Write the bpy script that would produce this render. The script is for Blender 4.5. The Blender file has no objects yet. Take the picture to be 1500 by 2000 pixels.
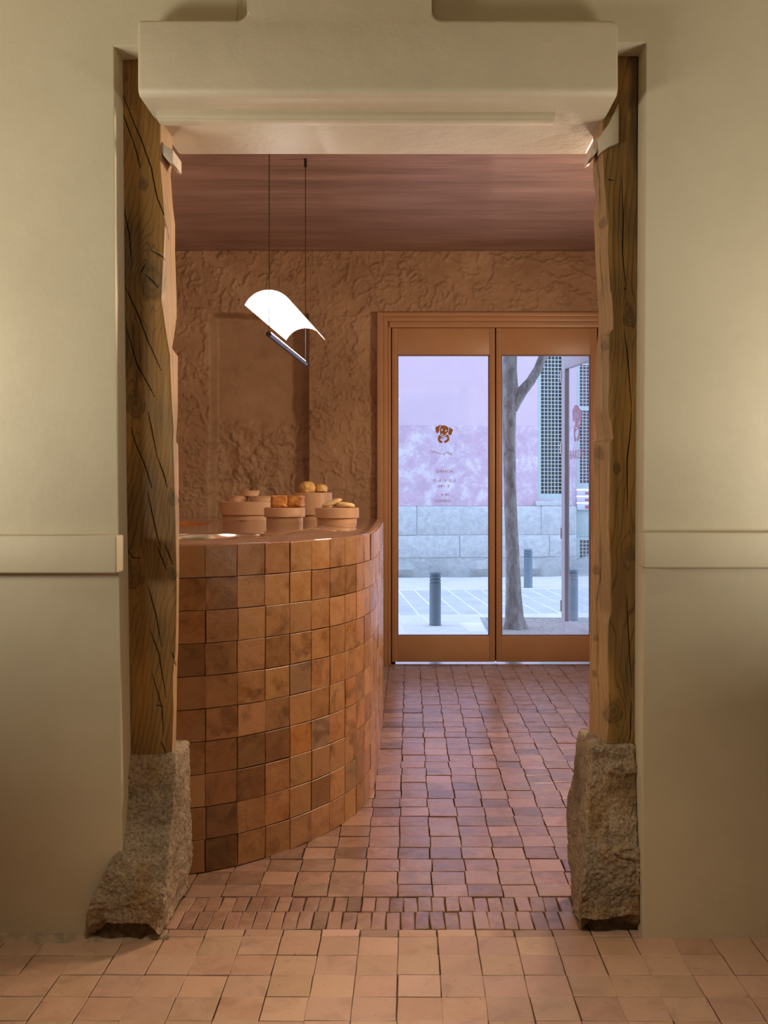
import bpy, bmesh, math, random
import numpy as np
from mathutils import Vector, Matrix

random.seed(7)
PI = math.pi
S = bpy.context.scene
C = S.collection

# ------------------------------------------------------------------ camera, sky, lamps, exposure
H = 1.28                    # eye height (m)
F = 1926.0                  # focal length in pixels of the 1500 x 2000 frame
VX, VY = 800.0, 955.0       # where the viewing axis meets the frame
cam = bpy.data.cameras.new('camera'); cam_o = bpy.data.objects.new('camera', cam); C.objects.link(cam_o)
cam.sensor_fit = 'HORIZONTAL'; cam.sensor_width = 36.0
cam.lens = F / 1500 * 36
cam.shift_x = (750 - VX) / 1500
cam.shift_y = -(1000 - VY) / 1500
cam_o.location = (0, 0, H); cam_o.rotation_euler = (PI / 2, 0, 0)
cam.clip_start = 0.05
S.camera = cam_o

w = bpy.data.worlds.new('sky'); S.world = w; w.use_nodes = True
w.node_tree.nodes['Background'].inputs[0].default_value = (0.53, 0.68, 1.0, 1)
w.node_tree.nodes['Background'].inputs[1].default_value = 3.9


def area(name, loc, target, sx, sy, power, col, spread=180):
    l = bpy.data.lights.new(name, 'AREA'); l.shape = 'RECTANGLE'; l.size = sx; l.size_y = sy
    l.energy = power; l.color = col; l.spread = math.radians(spread)
    o = bpy.data.objects.new(name, l); C.objects.link(o); o.location = loc
    o.rotation_euler = (Vector(target) - Vector(loc)).to_track_quat('-Z', 'Y').to_euler()
    return o


WARM = (1.0, 0.80, 0.55)
# front room: unseen lights set to wash the wall beside the opening and the floor
area('lamp_left', (-1.90, 1.75, 1.36), (-1.25, 2.45, 2.45), 0.9, 0.35, 25, (1.0, 0.95, 0.80))
area('lamp_right', (1.62, 2.05, 1.13), (1.50, 2.45, 1.95), 0.7, 0.3, 17, (1.0, 0.94, 0.80))
area('ceiling_lamp', (-0.1, 1.2, 2.95), (0.0, 2.15, 0), 0.4, 0.4, 5.5, (1.0, 0.86, 0.64), 54)
area('front_wall_fill', (-0.4, -1.2, 2.95), (-0.3, 1.6, 2.95), 0.5, 0.5, 5, (1.0, 0.88, 0.70))  # unseen fill, added to light the front wall evenly


def bulb(name, loc, power, col, rad=0.12):
    l = bpy.data.lights.new(name, 'POINT'); l.energy = power; l.color = col; l.shadow_soft_size = rad
    o = bpy.data.objects.new(name, l); C.objects.link(o); o.location = loc; return o


# serving room: unseen lamps set to light the counter front, soffit and back wall
area('passage_spot', (1.05, 4.10, 2.33), (-0.45, 3.45, 1.0), 0.25, 0.25, 30, (1.0, 0.77, 0.54))
area('right_fill', (2.10, 4.90, 1.9), (-1.0, 4.75, 1.75), 0.4, 0.25, 56, (1.0, 0.77, 0.56))  # unseen fill, added to brighten the back wall and door
bulb('counter_lamp', (-1.20, 3.75, 1.72), 10, (1.0, 0.76, 0.56))
bulb('rear_fill', (-2.0, 5.5, 2.1), 8, (1.0, 0.74, 0.48))  # unseen fill added for the back wall

S.view_settings.view_transform = 'Standard'
S.view_settings.look = 'None'
S.view_settings.gamma = 1.0
S.view_settings.use_curve_mapping = False
S.view_settings.exposure = 0.0
S.cycles.use_denoising = True
S.cycles.max_bounces = 10
S.cycles.diffuse_bounces = 6
S.cycles.transparent_max_bounces = 12
S.cycles.caustics_reflective = False
S.cycles.caustics_refractive = False
S.cycles.sample_clamp_indirect = 4.0

# ------------------------------------------------------------------ helpers


def at(px, py, d):
    """the point at depth d that the photograph shows at pixel px, py"""
    return ((px - VX) * d / F, d, H - (py - VY) * d / F)


def X(px, d): return (px - VX) * d / F
def Z(py, d): return H - (py - VY) * d / F


def hash3(ix, iy, iz, seed):
    h = (ix.astype(np.int64) * 374761393 + iy.astype(np.int64) * 668265263 + iz.astype(np.int64) * 2147483647 + seed * 974634777) & 0xFFFFFFFF
    h = ((h ^ (h >> 13)) * 1274126177) & 0xFFFFFFFF
    h = h ^ (h >> 16)
    return (h & 0xFFFF) / 65535.0


def noise3(x, y, z, seed=0):
    """value noise, -1..1"""
    x, y, z = np.broadcast_arrays(np.asarray(x, float), np.asarray(y, float), np.asarray(z, float))
    ix, iy, iz = np.floor(x), np.floor(y), np.floor(z)
    fx, fy, fz = x - ix, y - iy, z - iz
    fx, fy, fz = [f * f * f * (f * (f * 6 - 15) + 10) for f in (fx, fy, fz)]
    r = 0
    for a in (0, 1):
        for b in (0, 1):
            for c in (0, 1):
                wgt = (fx if a else 1 - fx) * (fy if b else 1 - fy) * (fz if c else 1 - fz)
                r = r + wgt * hash3(ix + a, iy + b, iz + c, seed)
    return r * 2 - 1


def fbm(x, y, z, o=4, seed=0):
    r, a, t = 0, 1.0, 0
    for i in range(o):
        k = 2.03 ** i
        r = r + a * noise3(x * k + 17.3 * i, y * k - 5.1 * i, z * k + 3.7 * i, seed + i); t += a; a *= 0.5
    return r / t


def sm(a, b, x):
    t = np.clip((x - a) / (b - a), 0, 1)
    return t * t * (3 - 2 * t)


class MB:
    def __init__(s): s.v = []; s.f = []

    def add(s, vs, fs):
        n = len(s.v); s.v += [tuple(v) for v in vs]; s.f += [tuple(i + n for i in f) for f in fs]; return s

    def box(s, a, b):
        (x0, y0, z0), (x1, y1, z1) = a, b
        return s.add([(x0, y0, z0), (x1, y0, z0), (x1, y1, z0), (x0, y1, z0), (x0, y0, z1), (x1, y0, z1), (x1, y1, z1), (x0, y1, z1)],
                     [(3, 2, 1, 0), (4, 5, 6, 7), (0, 1, 5, 4), (1, 2, 6, 5), (2, 3, 7, 6), (3, 0, 4, 7)])

    def tube(s, pts, rad, n=12, caps=True):
        pts = [Vector(p) for p in pts]
        rad = rad if hasattr(rad, '__len__') else [rad] * len(pts)
        vs, fs = [], []
        up = None
        for i, p in enumerate(pts):
            t = (pts[min(i + 1, len(pts) - 1)] - pts[max(i - 1, 0)]).normalized()
            if up is None:
                up = Vector((1, 0, 0)) if abs(t.x) < 0.9 else Vector((0, 0, 1))
            a = (up - t * up.dot(t)).normalized(); b = t.cross(a); up = a
            for k in range(n):
                q = 2 * PI * k / n
                vs.append(p + (a * math.cos(q) + b * math.sin(q)) * rad[i])
        for i in range(len(pts) - 1):
            for k in range(n):
                fs.append((i * n + k, i * n + (k + 1) % n, (i + 1) * n + (k + 1) % n, (i + 1) * n + k))
        if caps:
            fs.append(tuple(range(n - 1, -1, -1))); fs.append(tuple((len(pts) - 1) * n + k for k in range(n)))
        return s.add(vs, fs)

    def lathe(s, prof, c=(0, 0, 0), n=40, caps=True):
        vs = [(c[0] + r * math.cos(2 * PI * k / n), c[1] + r * math.sin(2 * PI * k / n), c[2] + z) for r, z in prof for k in range(n)]
        fs = [(i * n + k, i * n + (k + 1) % n, (i + 1) * n + (k + 1) % n, (i + 1) * n + k) for i in range(len(prof) - 1) for k in range(n)]
        if caps:
            fs.append(tuple(range(n - 1, -1, -1))); fs.append(tuple((len(prof) - 1) * n + k for k in range(n)))
        return s.add(vs, fs)

    def prism(s, pts, axis, a, b):
        """polygon pts (u, v) run from a to b along axis 'y' (u,v = x,z) or 'z' (u,v = x,y)"""
        n = len(pts)
        P = (lambda u, v, t: (u, t, v)) if axis == 'y' else (lambda u, v, t: (u, v, t))
        vs = [P(u, v, a) for u, v in pts] + [P(u, v, b) for u, v in pts]
        fs = [tuple(range(n)), tuple(range(2 * n - 1, n - 1, -1))]
        fs += [(i, n + i, n + (i + 1) % n, (i + 1) % n) for i in range(n)]
        return s.add(vs, fs)

    def obj(s, name, m, parent=None, smooth=False, bevel=0, seg=2, angle=35, recalc=True):
        off = Vector((0, 0, 0))
        q = parent
        while q is not None: off += Vector(q.location); q = q.parent
        me = bpy.data.meshes.new(name)
        me.from_pydata([(v[0] - off.x, v[1] - off.y, v[2] - off.z) for v in s.v], [], s.f)
        if recalc:
            bm = bmesh.new(); bm.from_mesh(me); bmesh.ops.recalc_face_normals(bm, faces=bm.faces)
            if bevel:
                es = [e for e in bm.edges if len(e.link_faces) == 2 and e.calc_face_angle(0) > math.radians(30)]
                bmesh.ops.bevel(bm, geom=es, offset=bevel, segments=seg, affect='EDGES', profile=0.5, clamp_overlap=True)
            bm.to_mesh(me); bm.free()
        if smooth or bevel:
            me.shade_smooth()
            me.set_sharp_from_angle(angle=math.radians(angle))
        me.materials.append(m)
        o = bpy.data.objects.new(name, me); C.objects.link(o); o.parent = parent
        return o


def np_mesh(name, v, f, m, parent=None, smooth=True, cols=None):
    off = np.zeros(3); q = parent
    while q is not None: off += np.array(q.location); q = q.parent
    v = np.asarray(v, float) - off
    me = bpy.data.meshes.new(name)
    f = np.asarray(f, np.int32)
    me.vertices.add(len(v)); me.vertices.foreach_set('co', v.astype(np.float32).ravel())
    me.loops.add(f.size); me.loops.foreach_set('vertex_index', f.ravel())
    me.polygons.add(len(f)); me.polygons.foreach_set('loop_start', np.arange(0, f.size, f.shape[1], dtype=np.int32))
    me.update(calc_edges=True)
    if smooth: me.shade_smooth()
    if cols is not None:
        a = me.color_attributes.new('tone', 'FLOAT_COLOR', 'POINT')
        c4 = np.ones((len(v), 4), np.float32); c4[:, :3] = cols
        a.data.foreach_set('color', c4.ravel())
    me.materials.append(m)
    o = bpy.data.objects.new(name, me); C.objects.link(o); o.parent = parent
    return o


def tag(o, label=None, cat=None, group=None, kind=None):
    for k, v in (('label', label), ('category', cat), ('group', group), ('kind', kind)):
        if v: o[k] = v
    return o


def thing(name, loc, label, cat, group=None):
    o = bpy.data.objects.new(name, None); C.objects.link(o); o.location = loc; o.empty_display_size = 0.05
    return tag(o, label, cat, group)


# ------------------------------------------------------------------ materials
class NT:
    def __init__(s, name):
        s.m = bpy.data.materials.new(name); s.m.use_nodes = True
        s.t = s.m.node_tree; s.b = s.t.nodes['Principled BSDF']; s.out = s.t.nodes['Material Output']

    def n(s, typ, **kw):
        x = s.t.nodes.new(typ)
        for k, v in kw.items(): setattr(x, k, v)
        return x

    def link(s, a, b): s.t.links.new(a, b)

    def coords(s, scale=(1, 1, 1), rand=False):
        tc = s.n('ShaderNodeTexCoord'); mp = s.n('ShaderNodeMapping'); mp.inputs['Scale'].default_value = scale
        s.link(tc.outputs['Object'], mp.inputs['Vector'])
        if rand:
            oi = s.n('ShaderNodeObjectInfo'); mu = s.n('ShaderNodeMath', operation='MULTIPLY'); mu.inputs[1].default_value = 60
            s.link(oi.outputs['Random'], mu.inputs[0]); s.link(mu.outputs[0], mp.inputs['Location'])
        return mp.outputs[0]

    def noise(s, vec, scale, detail=4, rough=0.55, dist=0.0):
        x = s.n('ShaderNodeTexNoise'); x.inputs['Scale'].default_value = scale; x.inputs['Detail'].default_value = detail
        x.inputs['Roughness'].default_value = rough; x.inputs['Distortion'].default_value = dist
        s.link(vec, x.inputs['Vector']); return x.outputs['Fac']

    def ramp(s, fac, stops):
        r = s.n('ShaderNodeValToRGB'); e = r.color_ramp.elements
        while len(e) < len(stops): e.new(0.5)
        for el, (p, c) in zip(e, stops): el.position = p; el.color = (*c, 1) if len(c) == 3 else c
        s.link(fac, r.inputs[0]); return r.outputs[0]

    def mix(s, fac, a, b, mode='MIX'):
        x = s.n('ShaderNodeMix', data_type='RGBA', blend_type=mode)
        for sock, val in ((x.inputs[0], fac), (x.inputs[6], a), (x.inputs[7], b)):
            if isinstance(val, (int, float)): sock.default_value = val
            elif isinstance(val, tuple): sock.default_value = (*val, 1)
            else: s.link(val, sock)
        return x.outputs[2]

    def bump(s, h, strength=0.3, dist=0.01, prev=None):
        b = s.n('ShaderNodeBump'); b.inputs['Strength'].default_value = strength; b.inputs['Distance'].default_value = dist
        s.link(h, b.inputs['Height'])
        if prev is not None: s.link(prev, b.inputs['Normal'])
        s.link(b.outputs[0], s.b.inputs['Normal']); return b.outputs[0]

    def col(s, c):
        if isinstance(c, tuple): s.b.inputs['Base Color'].default_value = (*c, 1)
        else: s.link(c, s.b.inputs['Base Color'])
        return s

    def set(s, **kw):
        for k, v in kw.items():
            i = s.b.inputs[k.replace('_', ' ')]
            if isinstance(v, (int, float)): i.default_value = v
            else: s.link(v, i)
        return s


def g(v): return (v, v, v)


def paint(name, base, rough=0.55, var=0.12, bump=0.12, scale=3.0):
    t = NT(name); p = t.coords()
    n1 = t.noise(p, scale, 5, 0.6); n2 = t.noise(p, scale * 9, 4, 0.6)
    k = t.ramp(n1, [(0.3, tuple(c * (1 - var) for c in base)), (0.7, tuple(min(1, c * (1 + var)) for c in base))])
    t.col(k).set(Roughness=rough)
    b = t.bump(n1, bump, 0.03); t.bump(n2, bump, 0.004, b)
    return t.m


def tile_mat(name, lo, mid, hi, rough=(0.3, 0.55), dark=0.25, spec=0.5, stain=(0.10, 0.06, 0.04)):
    t = NT(name); p = t.coords(rand=True)
    oi = t.n('ShaderNodeObjectInfo')
    tone = t.ramp(oi.outputs['Random'], [(0.0, lo), (0.5, mid), (1.0, hi)])
    n1 = t.noise(p, 16, 7, 0.68, 0.5); n2 = t.noise(p, 75, 5, 0.7); n3 = t.noise(p, 9, 5, 0.65, 0.6)
    c = t.mix(t.ramp(n1, [(0.36, g(0.0)), (0.66, g(0.8))]), tone, hi)
    c = t.mix(t.ramp(n3, [(0.52, g(0.0)), (0.72, g(min(1, dark * 2.6)))]), c, stain)
    c = t.mix(t.ramp(n2, [(0.64, g(0.0)), (0.70, g(0.8))]), c, tuple(x * 0.4 for x in lo))
    c = t.mix(t.ramp(n2, [(0.26, g(0.4)), (0.33, g(0.0))]), c, tuple(min(1, x * 1.5) for x in hi))
    c = t.mix(1.0, c, oi.outputs['Color'], 'MULTIPLY')
    t.col(c)
    r = t.ramp(n1, [(0.3, g(rough[0])), (0.75, g(rough[1]))])
    t.set(Roughness=r); t.b.inputs['Specular IOR Level'].default_value = spec
    b = t.bump(n1, 0.35, 0.006); t.bump(n2, 0.25, 0.0015, b)
    return t.m


M = {}
M['cream'] = paint('cream_wall_paint', (0.57, 0.495, 0.355), 0.5, 0.05, 0.12, 4)
M['cream_lintel'] = paint('cream_lintel_plaster', (0.57, 0.485, 0.355), 0.5, 0.05, 0.2, 6)
M['white_plaster'] = paint('white_patch_plaster', (0.62, 0.52, 0.42), 0.7, 0.1, 0.3, 30)
M['floor_tile'] = tile_mat('terracotta_floor_tile', (0.37, 0.215, 0.145), (0.41, 0.245, 0.170), (0.45, 0.28, 0.20), (0.35, 0.55), 0.12)
M['passage_tile'] = tile_mat('shaded_terracotta_floor_tile', (0.215, 0.115, 0.078), (0.28, 0.155, 0.106), (0.355, 0.205, 0.148), (0.12, 0.32), 0.20, 0.65)  # same tile as floor_tile, with the passage's dimmer light in its colour
M['counter_tile'] = tile_mat('glazed_terracotta_wall_tile', (0.29, 0.125, 0.042), (0.36, 0.165, 0.060), (0.45, 0.235, 0.105), (0.22, 0.42), 0.3, 0.55, (0.11, 0.045, 0.02))
M['grout'] = paint('dark_grout', (0.05, 0.026, 0.014), 0.9, 0.3, 0.3, 40)
M['light_grout'] = paint('sandy_grout', (0.13, 0.075, 0.04), 0.9, 0.3, 0.3, 40)
M['ceiling_cream'] = paint('cream_ceiling_paint', (0.52, 0.46, 0.32), 0.7, 0.05)


def ceiling_mat():
    t = NT('streaked_terracotta_limewash'); p = t.coords((0.5, 3.2, 1))
    n1 = t.noise(p, 2.2, 6, 0.6, 0.3); n2 = t.noise(t.coords((0.8, 14, 1)), 3, 5, 0.6)
    c = t.ramp(n1, [(0.3, (0.20, 0.115, 0.085)), (0.52, (0.30, 0.18, 0.14)), (0.75, (0.40, 0.26, 0.21))])
    c = t.mix(t.ramp(n2, [(0.4, g(0)), (0.75, g(0.35))]), c, (0.50, 0.34, 0.28))
    t.col(c).set(Roughness=0.55); t.bump(n2, 0.1, 0.003)
    return t.m


M['limewash'] = ceiling_mat()


def stucco_mat():
    t = NT('trowelled_terracotta_stucco'); p = t.coords()
    a = t.n('ShaderNodeAttribute'); a.attribute_name = 'tone'
    n1 = t.noise(p, 2.2, 6, 0.6); n2 = t.noise(p, 45, 5, 0.65)
    c = t.ramp(n1, [(0.3, (0.29, 0.170, 0.085)), (0.55, (0.385, 0.235, 0.125)), (0.75, (0.46, 0.30, 0.17))])
    c = t.mix(1.0, c, a.outputs['Color'], 'MULTIPLY')
    t.col(c).set(Roughness=0.62); t.bump(n2, 0.4, 0.006)
    return t.m


M['stucco'] = stucco_mat()
M['terracotta_paint'] = paint('terracotta_wall_paint', (0.38, 0.20, 0.11), 0.6, 0.1, 0.2, 3)
M['door_paint'] = paint('terracotta_door_paint', (0.45, 0.25, 0.120), 0.42, 0.05, 0.03, 5)
M['door_edge'] = paint('dark_door_edge_paint', (0.20, 0.085, 0.04), 0.5, 0.1, 0.05, 5)
M['outer_door'] = paint('pale_outer_door_paint', (0.52, 0.44, 0.44), 0.45, 0.05, 0.05, 5)


def top_mat():
    t = NT('polished_counter_cement'); p = t.coords((1, 2.2, 1))
    n1 = t.noise(p, 5, 6, 0.62, 0.6)
    c = t.ramp(n1, [(0.3, (0.21, 0.115, 0.075)), (0.55, (0.31, 0.175, 0.12)), (0.8, (0.42, 0.26, 0.19))])
    t.col(c).set(Roughness=0.07); t.bump(t.noise(p, 30, 3), 0.03, 0.002)
    t.b.inputs['Specular IOR Level'].default_value = 0.75
    return t.m


M['top'] = top_mat()


def simple(name, c, rough=0.5, metal=0.0, spec=0.5):
    t = NT(name); p = t.coords(); n = t.noise(p, 22, 4)
    t.col(t.ramp(n, [(0.3, tuple(x * 0.94 for x in c)), (0.7, tuple(min(1, x * 1.05) for x in c))])).set(Roughness=rough, Metallic=metal)
    t.b.inputs['Specular IOR Level'].default_value = spec
    return t.m


M['stand'] = simple('satin_clay_lacquer', (0.50, 0.30, 0.17), 0.33)
M['steel'] = simple('brushed_steel', (0.72, 0.68, 0.66), 0.16, 1.0)
M['orange_inner'] = simple('lamplit_orange', (0.62, 0.24, 0.06), 0.4)
M['black_metal'] = simple('black_metal', (0.012, 0.010, 0.012), 0.4)
M['tube_metal'] = simple('anodised_grey_blue_metal', (0.10, 0.11, 0.18), 0.35, 0.6)
M['shade'] = simple('white_lamp_sheet', (0.93, 0.93, 0.95), 0.6)
M['decal'] = simple('brown_vinyl', (0.42, 0.19, 0.055), 0.7)
M['decal_pink'] = simple('pink_vinyl', (0.50, 0.24, 0.28), 0.7)
M['bollard'] = simple('blue_grey_bollard_paint', (0.15, 0.20, 0.235), 0.55)
M['bollard_dark'] = simple('dark_bollard_groove', (0.05, 0.08, 0.11), 0.7)
M['frame_teal'] = simple('grey_green_window_paint', (0.42, 0.50, 0.47), 0.6)
M['grille'] = simple('pale_grille_paint', (0.58, 0.62, 0.60), 0.6)
M['dark_glass'] = simple('dark_window_glass', (0.085, 0.10, 0.08), 0.3)
M['curtain'] = simple('brown_curtain_cloth', (0.28, 0.17, 0.13), 0.9)
M['letter_box'] = simple('pale_metal_letter_box', (0.62, 0.60, 0.64), 0.4)
M['red'] = simple('red_label', (0.45, 0.08, 0.10), 0.6)
M['soil'] = paint('tree_pit_soil', (0.34, 0.30, 0.27), 0.95, 0.4, 0.6, 25)
M['cable_white'] = simple('cream_cable', (0.45, 0.38, 0.26), 0.6)
M['mortar_pale'] = plain_mortar = paint('pale_joint_mortar', (0.46, 0.47, 0.46), 0.95, 0.2, 0.4, 20)
M['fillet'] = paint('sandy_mortar_fillet', (0.36, 0.26, 0.175), 0.95, 0.35, 0.6, 30)
M['mortar'] = paint('crumbly_mortar', (0.17, 0.115, 0.065), 0.95, 0.5, 0.9, 45)


def emit(name, c, s):
    t = NT(name); t.b.inputs['Emission Color'].default_value = (*c, 1); t.b.inputs['Emission Strength'].default_value = s
    t.col(c); return t.m


M['led'] = emit('led_strip', (1.0, 0.95, 0.90), 9)


def glass_mat():
    t = NT('window_glass'); t.t.nodes.remove(t.b)
    tr = t.n('ShaderNodeBsdfTransparent'); tr.inputs[0].default_value = (0.94, 0.95, 0.96, 1)
    gl = t.n('ShaderNodeBsdfGlossy'); gl.inputs['Roughness'].default_value = 0.01
    fr = t.n('ShaderNodeFresnel'); fr.inputs['IOR'].default_value = 1.45
    mx = t.n('ShaderNodeMixShader')
    ge = t.n('ShaderNodeNewGeometry'); iv = t.n('ShaderNodeMath', operation='SUBTRACT'); iv.inputs[0].default_value = 1; t.link(ge.outputs['Backfacing'], iv.inputs[1])
    mu = t.n('ShaderNodeMath', operation='MULTIPLY'); t.link(fr.outputs[0], mu.inputs[0]); t.link(iv.outputs[0], mu.inputs[1])
    t.link(mu.outputs[0], mx.inputs[0]); t.link(tr.outputs[0], mx.inputs[1]); t.link(gl.outputs[0], mx.inputs[2])
    t.link(mx.outputs[0], t.out.inputs[0])
    return t.m


M['glass'] = glass_mat()


def wood_mat():
    t = NT('old_pine_beam'); a = t.n('ShaderNodeAttribute'); a.attribute_name = 'tone'
    n = t.noise(t.coords((70, 70, 2.2)), 1.0, 6, 0.6, 0.6); n2 = t.noise(t.coords((6, 6, 1.0)), 1.5, 4)
    c = t.mix(1.0, a.outputs['Color'], t.ramp(n, [(0.3, g(0.72)), (0.7, g(1.12))]), 'MULTIPLY')
    c = t.mix(1.0, c, t.ramp(n2, [(0.3, (0.80, 0.80, 0.80)), (0.7, (1.1, 1.08, 1.05))]), 'MULTIPLY')
    t.col(c).set(Roughness=0.55); t.bump(n, 0.35, 0.003)
    return t.m


M['wood'] = wood_mat()


def granite(name, cols, sc=1.0):
    t = NT(name); a = t.n('ShaderNodeAttribute'); a.attribute_name = 'tone'
    p = t.coords()
    n1 = t.noise(p, 9 * sc, 5, 0.65); n2 = t.noise(p, 130 * sc, 4, 0.7); n3 = t.noise(p, 45 * sc, 4, 0.7)
    c = t.ramp(n1, [(0.3, cols[0]), (0.5, cols[1]), (0.72, cols[2])])
    c = t.mix(t.ramp(n2, [(0.36, g(0.75)), (0.5, g(0))]), c, cols[3])
    c = t.mix(t.ramp(n2, [(0.58, g(0)), (0.68, g(0.6))]), c, cols[4])
    c = t.mix(1.0, c, a.outputs['Color'], 'MULTIPLY')
    t.col(c).set(Roughness=0.9); b = t.bump(n3, 0.55, 0.012); t.bump(n2, 0.5, 0.004, b)
    return t.m


M['granite'] = granite('rough_granite', [(0.24, 0.165, 0.095), (0.37, 0.27, 0.175), (0.48, 0.37, 0.26), (0.10, 0.068, 0.04), (0.64, 0.53, 0.41)])


def plain_noise(name, cols, scale, rough=0.9, bump=0.3, bd=0.02, rand=False, stretch=(1, 1, 1)):
    t = NT(name); p = t.coords(stretch, rand=rand); n1 = t.noise(p, scale, 6, 0.65, 0.3); n2 = t.noise(p, scale * 12, 4, 0.7)
    c = t.ramp(n1, [(0.32, cols[0]), (0.5, cols[1]), (0.68, cols[2])])
    c = t.mix(0.35, c, t.ramp(n2, [(0.3, tuple(x * 0.6 for x in cols[1])), (0.7, tuple(min(1, x * 1.3) for x in cols[1]))]))
    t.col(c).set(Roughness=rough); b = t.bump(n1, bump, bd); t.bump(n2, bump, bd * 0.2, b)
    return t.m


M['facade_block'] = plain_noise('pale_granite_block', [(0.36, 0.38, 0.38), (0.50, 0.51, 0.50), (0.62, 0.62, 0.60)], 14, 0.9, 0.5, 0.02, True)
M['facade_base'] = plain_noise('dirty_granite_base', [(0.24, 0.26, 0.26), (0.36, 0.37, 0.36), (0.48, 0.48, 0.46)], 4, 0.95, 0.8, 0.03)
M['slab'] = plain_noise('pale_paving_slab', [(0.54, 0.54, 0.52), (0.62, 0.61, 0.59), (0.68, 0.67, 0.64)], 3, 0.85, 0.1, 0.005, True)
M['sett'] = plain_noise('grey_road_paver', [(0.40, 0.42, 0.42), (0.48, 0.50, 0.50), (0.56, 0.57, 0.56)], 3, 0.85, 0.1, 0.005, True)
M['joint'] = paint('pale_paving_joint', (0.74, 0.73, 0.70), 0.95, 0.05, 0.2, 20)
M['bark'] = plain_noise('grey_bark', [(0.15, 0.115, 0.095), (0.36, 0.32, 0.29), (0.60, 0.56, 0.53)], 15, 0.95, 1.0, 0.03, False, (1.4, 1.4, 0.6))


def facade_mat():
    """pink render: smooth above, a flaking band below 2.2 m"""
    t = NT('peeling_pink_render'); p = t.coords()
    n1 = t.noise(p, 4.2, 8, 0.74, 0.25); n2 = t.noise(p, 1.0, 4, 0.6); n3 = t.noise(p, 30, 4)
    up = t.ramp(n2, [(0.3, (0.56, 0.42, 0.47)), (0.7, (0.61, 0.46, 0.50))])
    lo = t.ramp(n1, [(0.40, (0.50, 0.35, 0.42)), (0.52, (0.56, 0.42, 0.48)), (0.58, (0.62, 0.54, 0.57)), (0.70, (0.66, 0.62, 0.62))])
    tc = t.n('ShaderNodeTexCoord'); sp = t.n('ShaderNodeSeparateXYZ'); t.link(tc.outputs['Object'], sp.inputs[0])
    lt = t.n('ShaderNodeMath', operation='LESS_THAN'); t.link(sp.outputs[2], lt.inputs[0]); lt.inputs[1].default_value = 2.21
    t.col(t.mix(lt.outputs[0], up, lo)).set(Roughness=0.9)
    b = t.bump(n1, 0.3, 0.02); t.bump(n3, 0.2, 0.004, b)
    return t.m


M['facade'] = facade_mat()


def pastry_mat(name, lo, mid, hi, scale=28, rough=0.5):
    t = NT(name); p = t.coords(rand=True); n = t.noise(p, scale, 5, 0.6, 0.8)
    t.col(t.ramp(n, [(0.3, lo), (0.5, mid), (0.72, hi)])).set(Roughness=rough); t.bump(n, 0.4, 0.006)
    return t.m


M['cube_pastry'] = pastry_mat('laminated_pastry', (0.25, 0.085, 0.015), (0.45, 0.18, 0.035), (0.62, 0.30, 0.08), 30, 0.35)
M['bun'] = pastry_mat('golden_bun_crust', (0.50, 0.25, 0.06), (0.66, 0.40, 0.13), (0.78, 0.56, 0.26), 24, 0.4)
M['cookie'] = pastry_mat('pale_cookie', (0.52, 0.33, 0.13), (0.70, 0.50, 0.24), (0.80, 0.62, 0.36), 40, 0.8)
M['paper_cup'] = pastry_mat('baking_paper_cup', (0.55, 0.36, 0.22), (0.62, 0.42, 0.27), (0.68, 0.48, 0.32), 12, 0.8)
M['tart_top'] = pastry_mat('baked_tart_filling', (0.40, 0.20, 0.08), (0.54, 0.30, 0.14), (0.62, 0.38, 0.2), 25, 0.6)

# ------------------------------------------------------------------ tiles
TS = 0.1112          # tile pitch


def slab_mesh(name, w_, h_, t_, seed, mat, bev=0.0013, jit=0.0012):
    """a hand-made tile lying in xy, its face up; corners uneven, arrises worn"""
    r = random.Random(seed)
    pts = []
    for sx, sy in ((-1, -1), (1, -1), (1, 1), (-1, 1)):
        pts.append((sx * w_ / 2 + r.uniform(-jit, jit), sy * h_ / 2 + r.uniform(-jit, jit)))
    # midpoints make the edges a little crooked
    ring = []
    for i in range(4):
        a, b = pts[i], pts[(i + 1) % 4]
        ring.append(a); ring.append(((a[0] + b[0]) / 2 + r.uniform(-jit, jit) * 0.6, (a[1] + b[1]) / 2 + r.uniform(-jit, jit) * 0.6))
    n = 8
    ins = [(x * (1 - 2 * bev / w_), y * (1 - 2 * bev / h_)) for x, y in ring]
    vs = [(x, y, 0) for x, y in ring] + [(x, y, t_ - bev * 0.8) for x, y in ring] + [(x, y, t_) for x, y in ins] + [(0, 0, t_ + 0.0006)]
    fs = []
    for k in (0, 1):
        for i in range(n): fs.append((k * n + i, k * n + (i + 1) % n, (k + 1) * n + (i + 1) % n, (k + 1) * n + i))
    for i in range(n): fs.append((2 * n + i, 2 * n + (i + 1) % n, 3 * n))
    me = bpy.data.meshes.new(name); me.from_pydata(vs, [], fs); me.materials.append(mat)
    return me


def place(name, me, parent, mat4, color=None):
    o = bpy.data.objects.new(name, me); C.objects.link(o); o.parent = parent
    off = Vector((0, 0, 0)); q = parent
    while q is not None: off += Vector(q.location); q = q.parent
    o.matrix_basis = Matrix.Translation(-off) @ mat4
    if color: o.color = (*color, 1)
    return o


def join_slabs(name, items, parent, mat):
    vs, fs = [], []
    for me, m4 in items:
        n = len(vs); vs += [tuple(m4 @ v.co) for v in me.vertices]; fs += [tuple(i + n for i in p.vertices) for p in me.polygons]
    mb = MB(); mb.v = vs; mb.f = fs
    o = mb.obj(name, mat, parent, recalc=False); o['kind'] = 'stuff'
    return o


def tint(r, amt=0.22, dk=0.1):
    k = 1 + r.uniform(-amt, amt)
    if r.random() < dk: k *= 0.72
    return (k, k * r.uniform(0.96, 1.03), k * r.uniform(0.94, 1.05))


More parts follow.
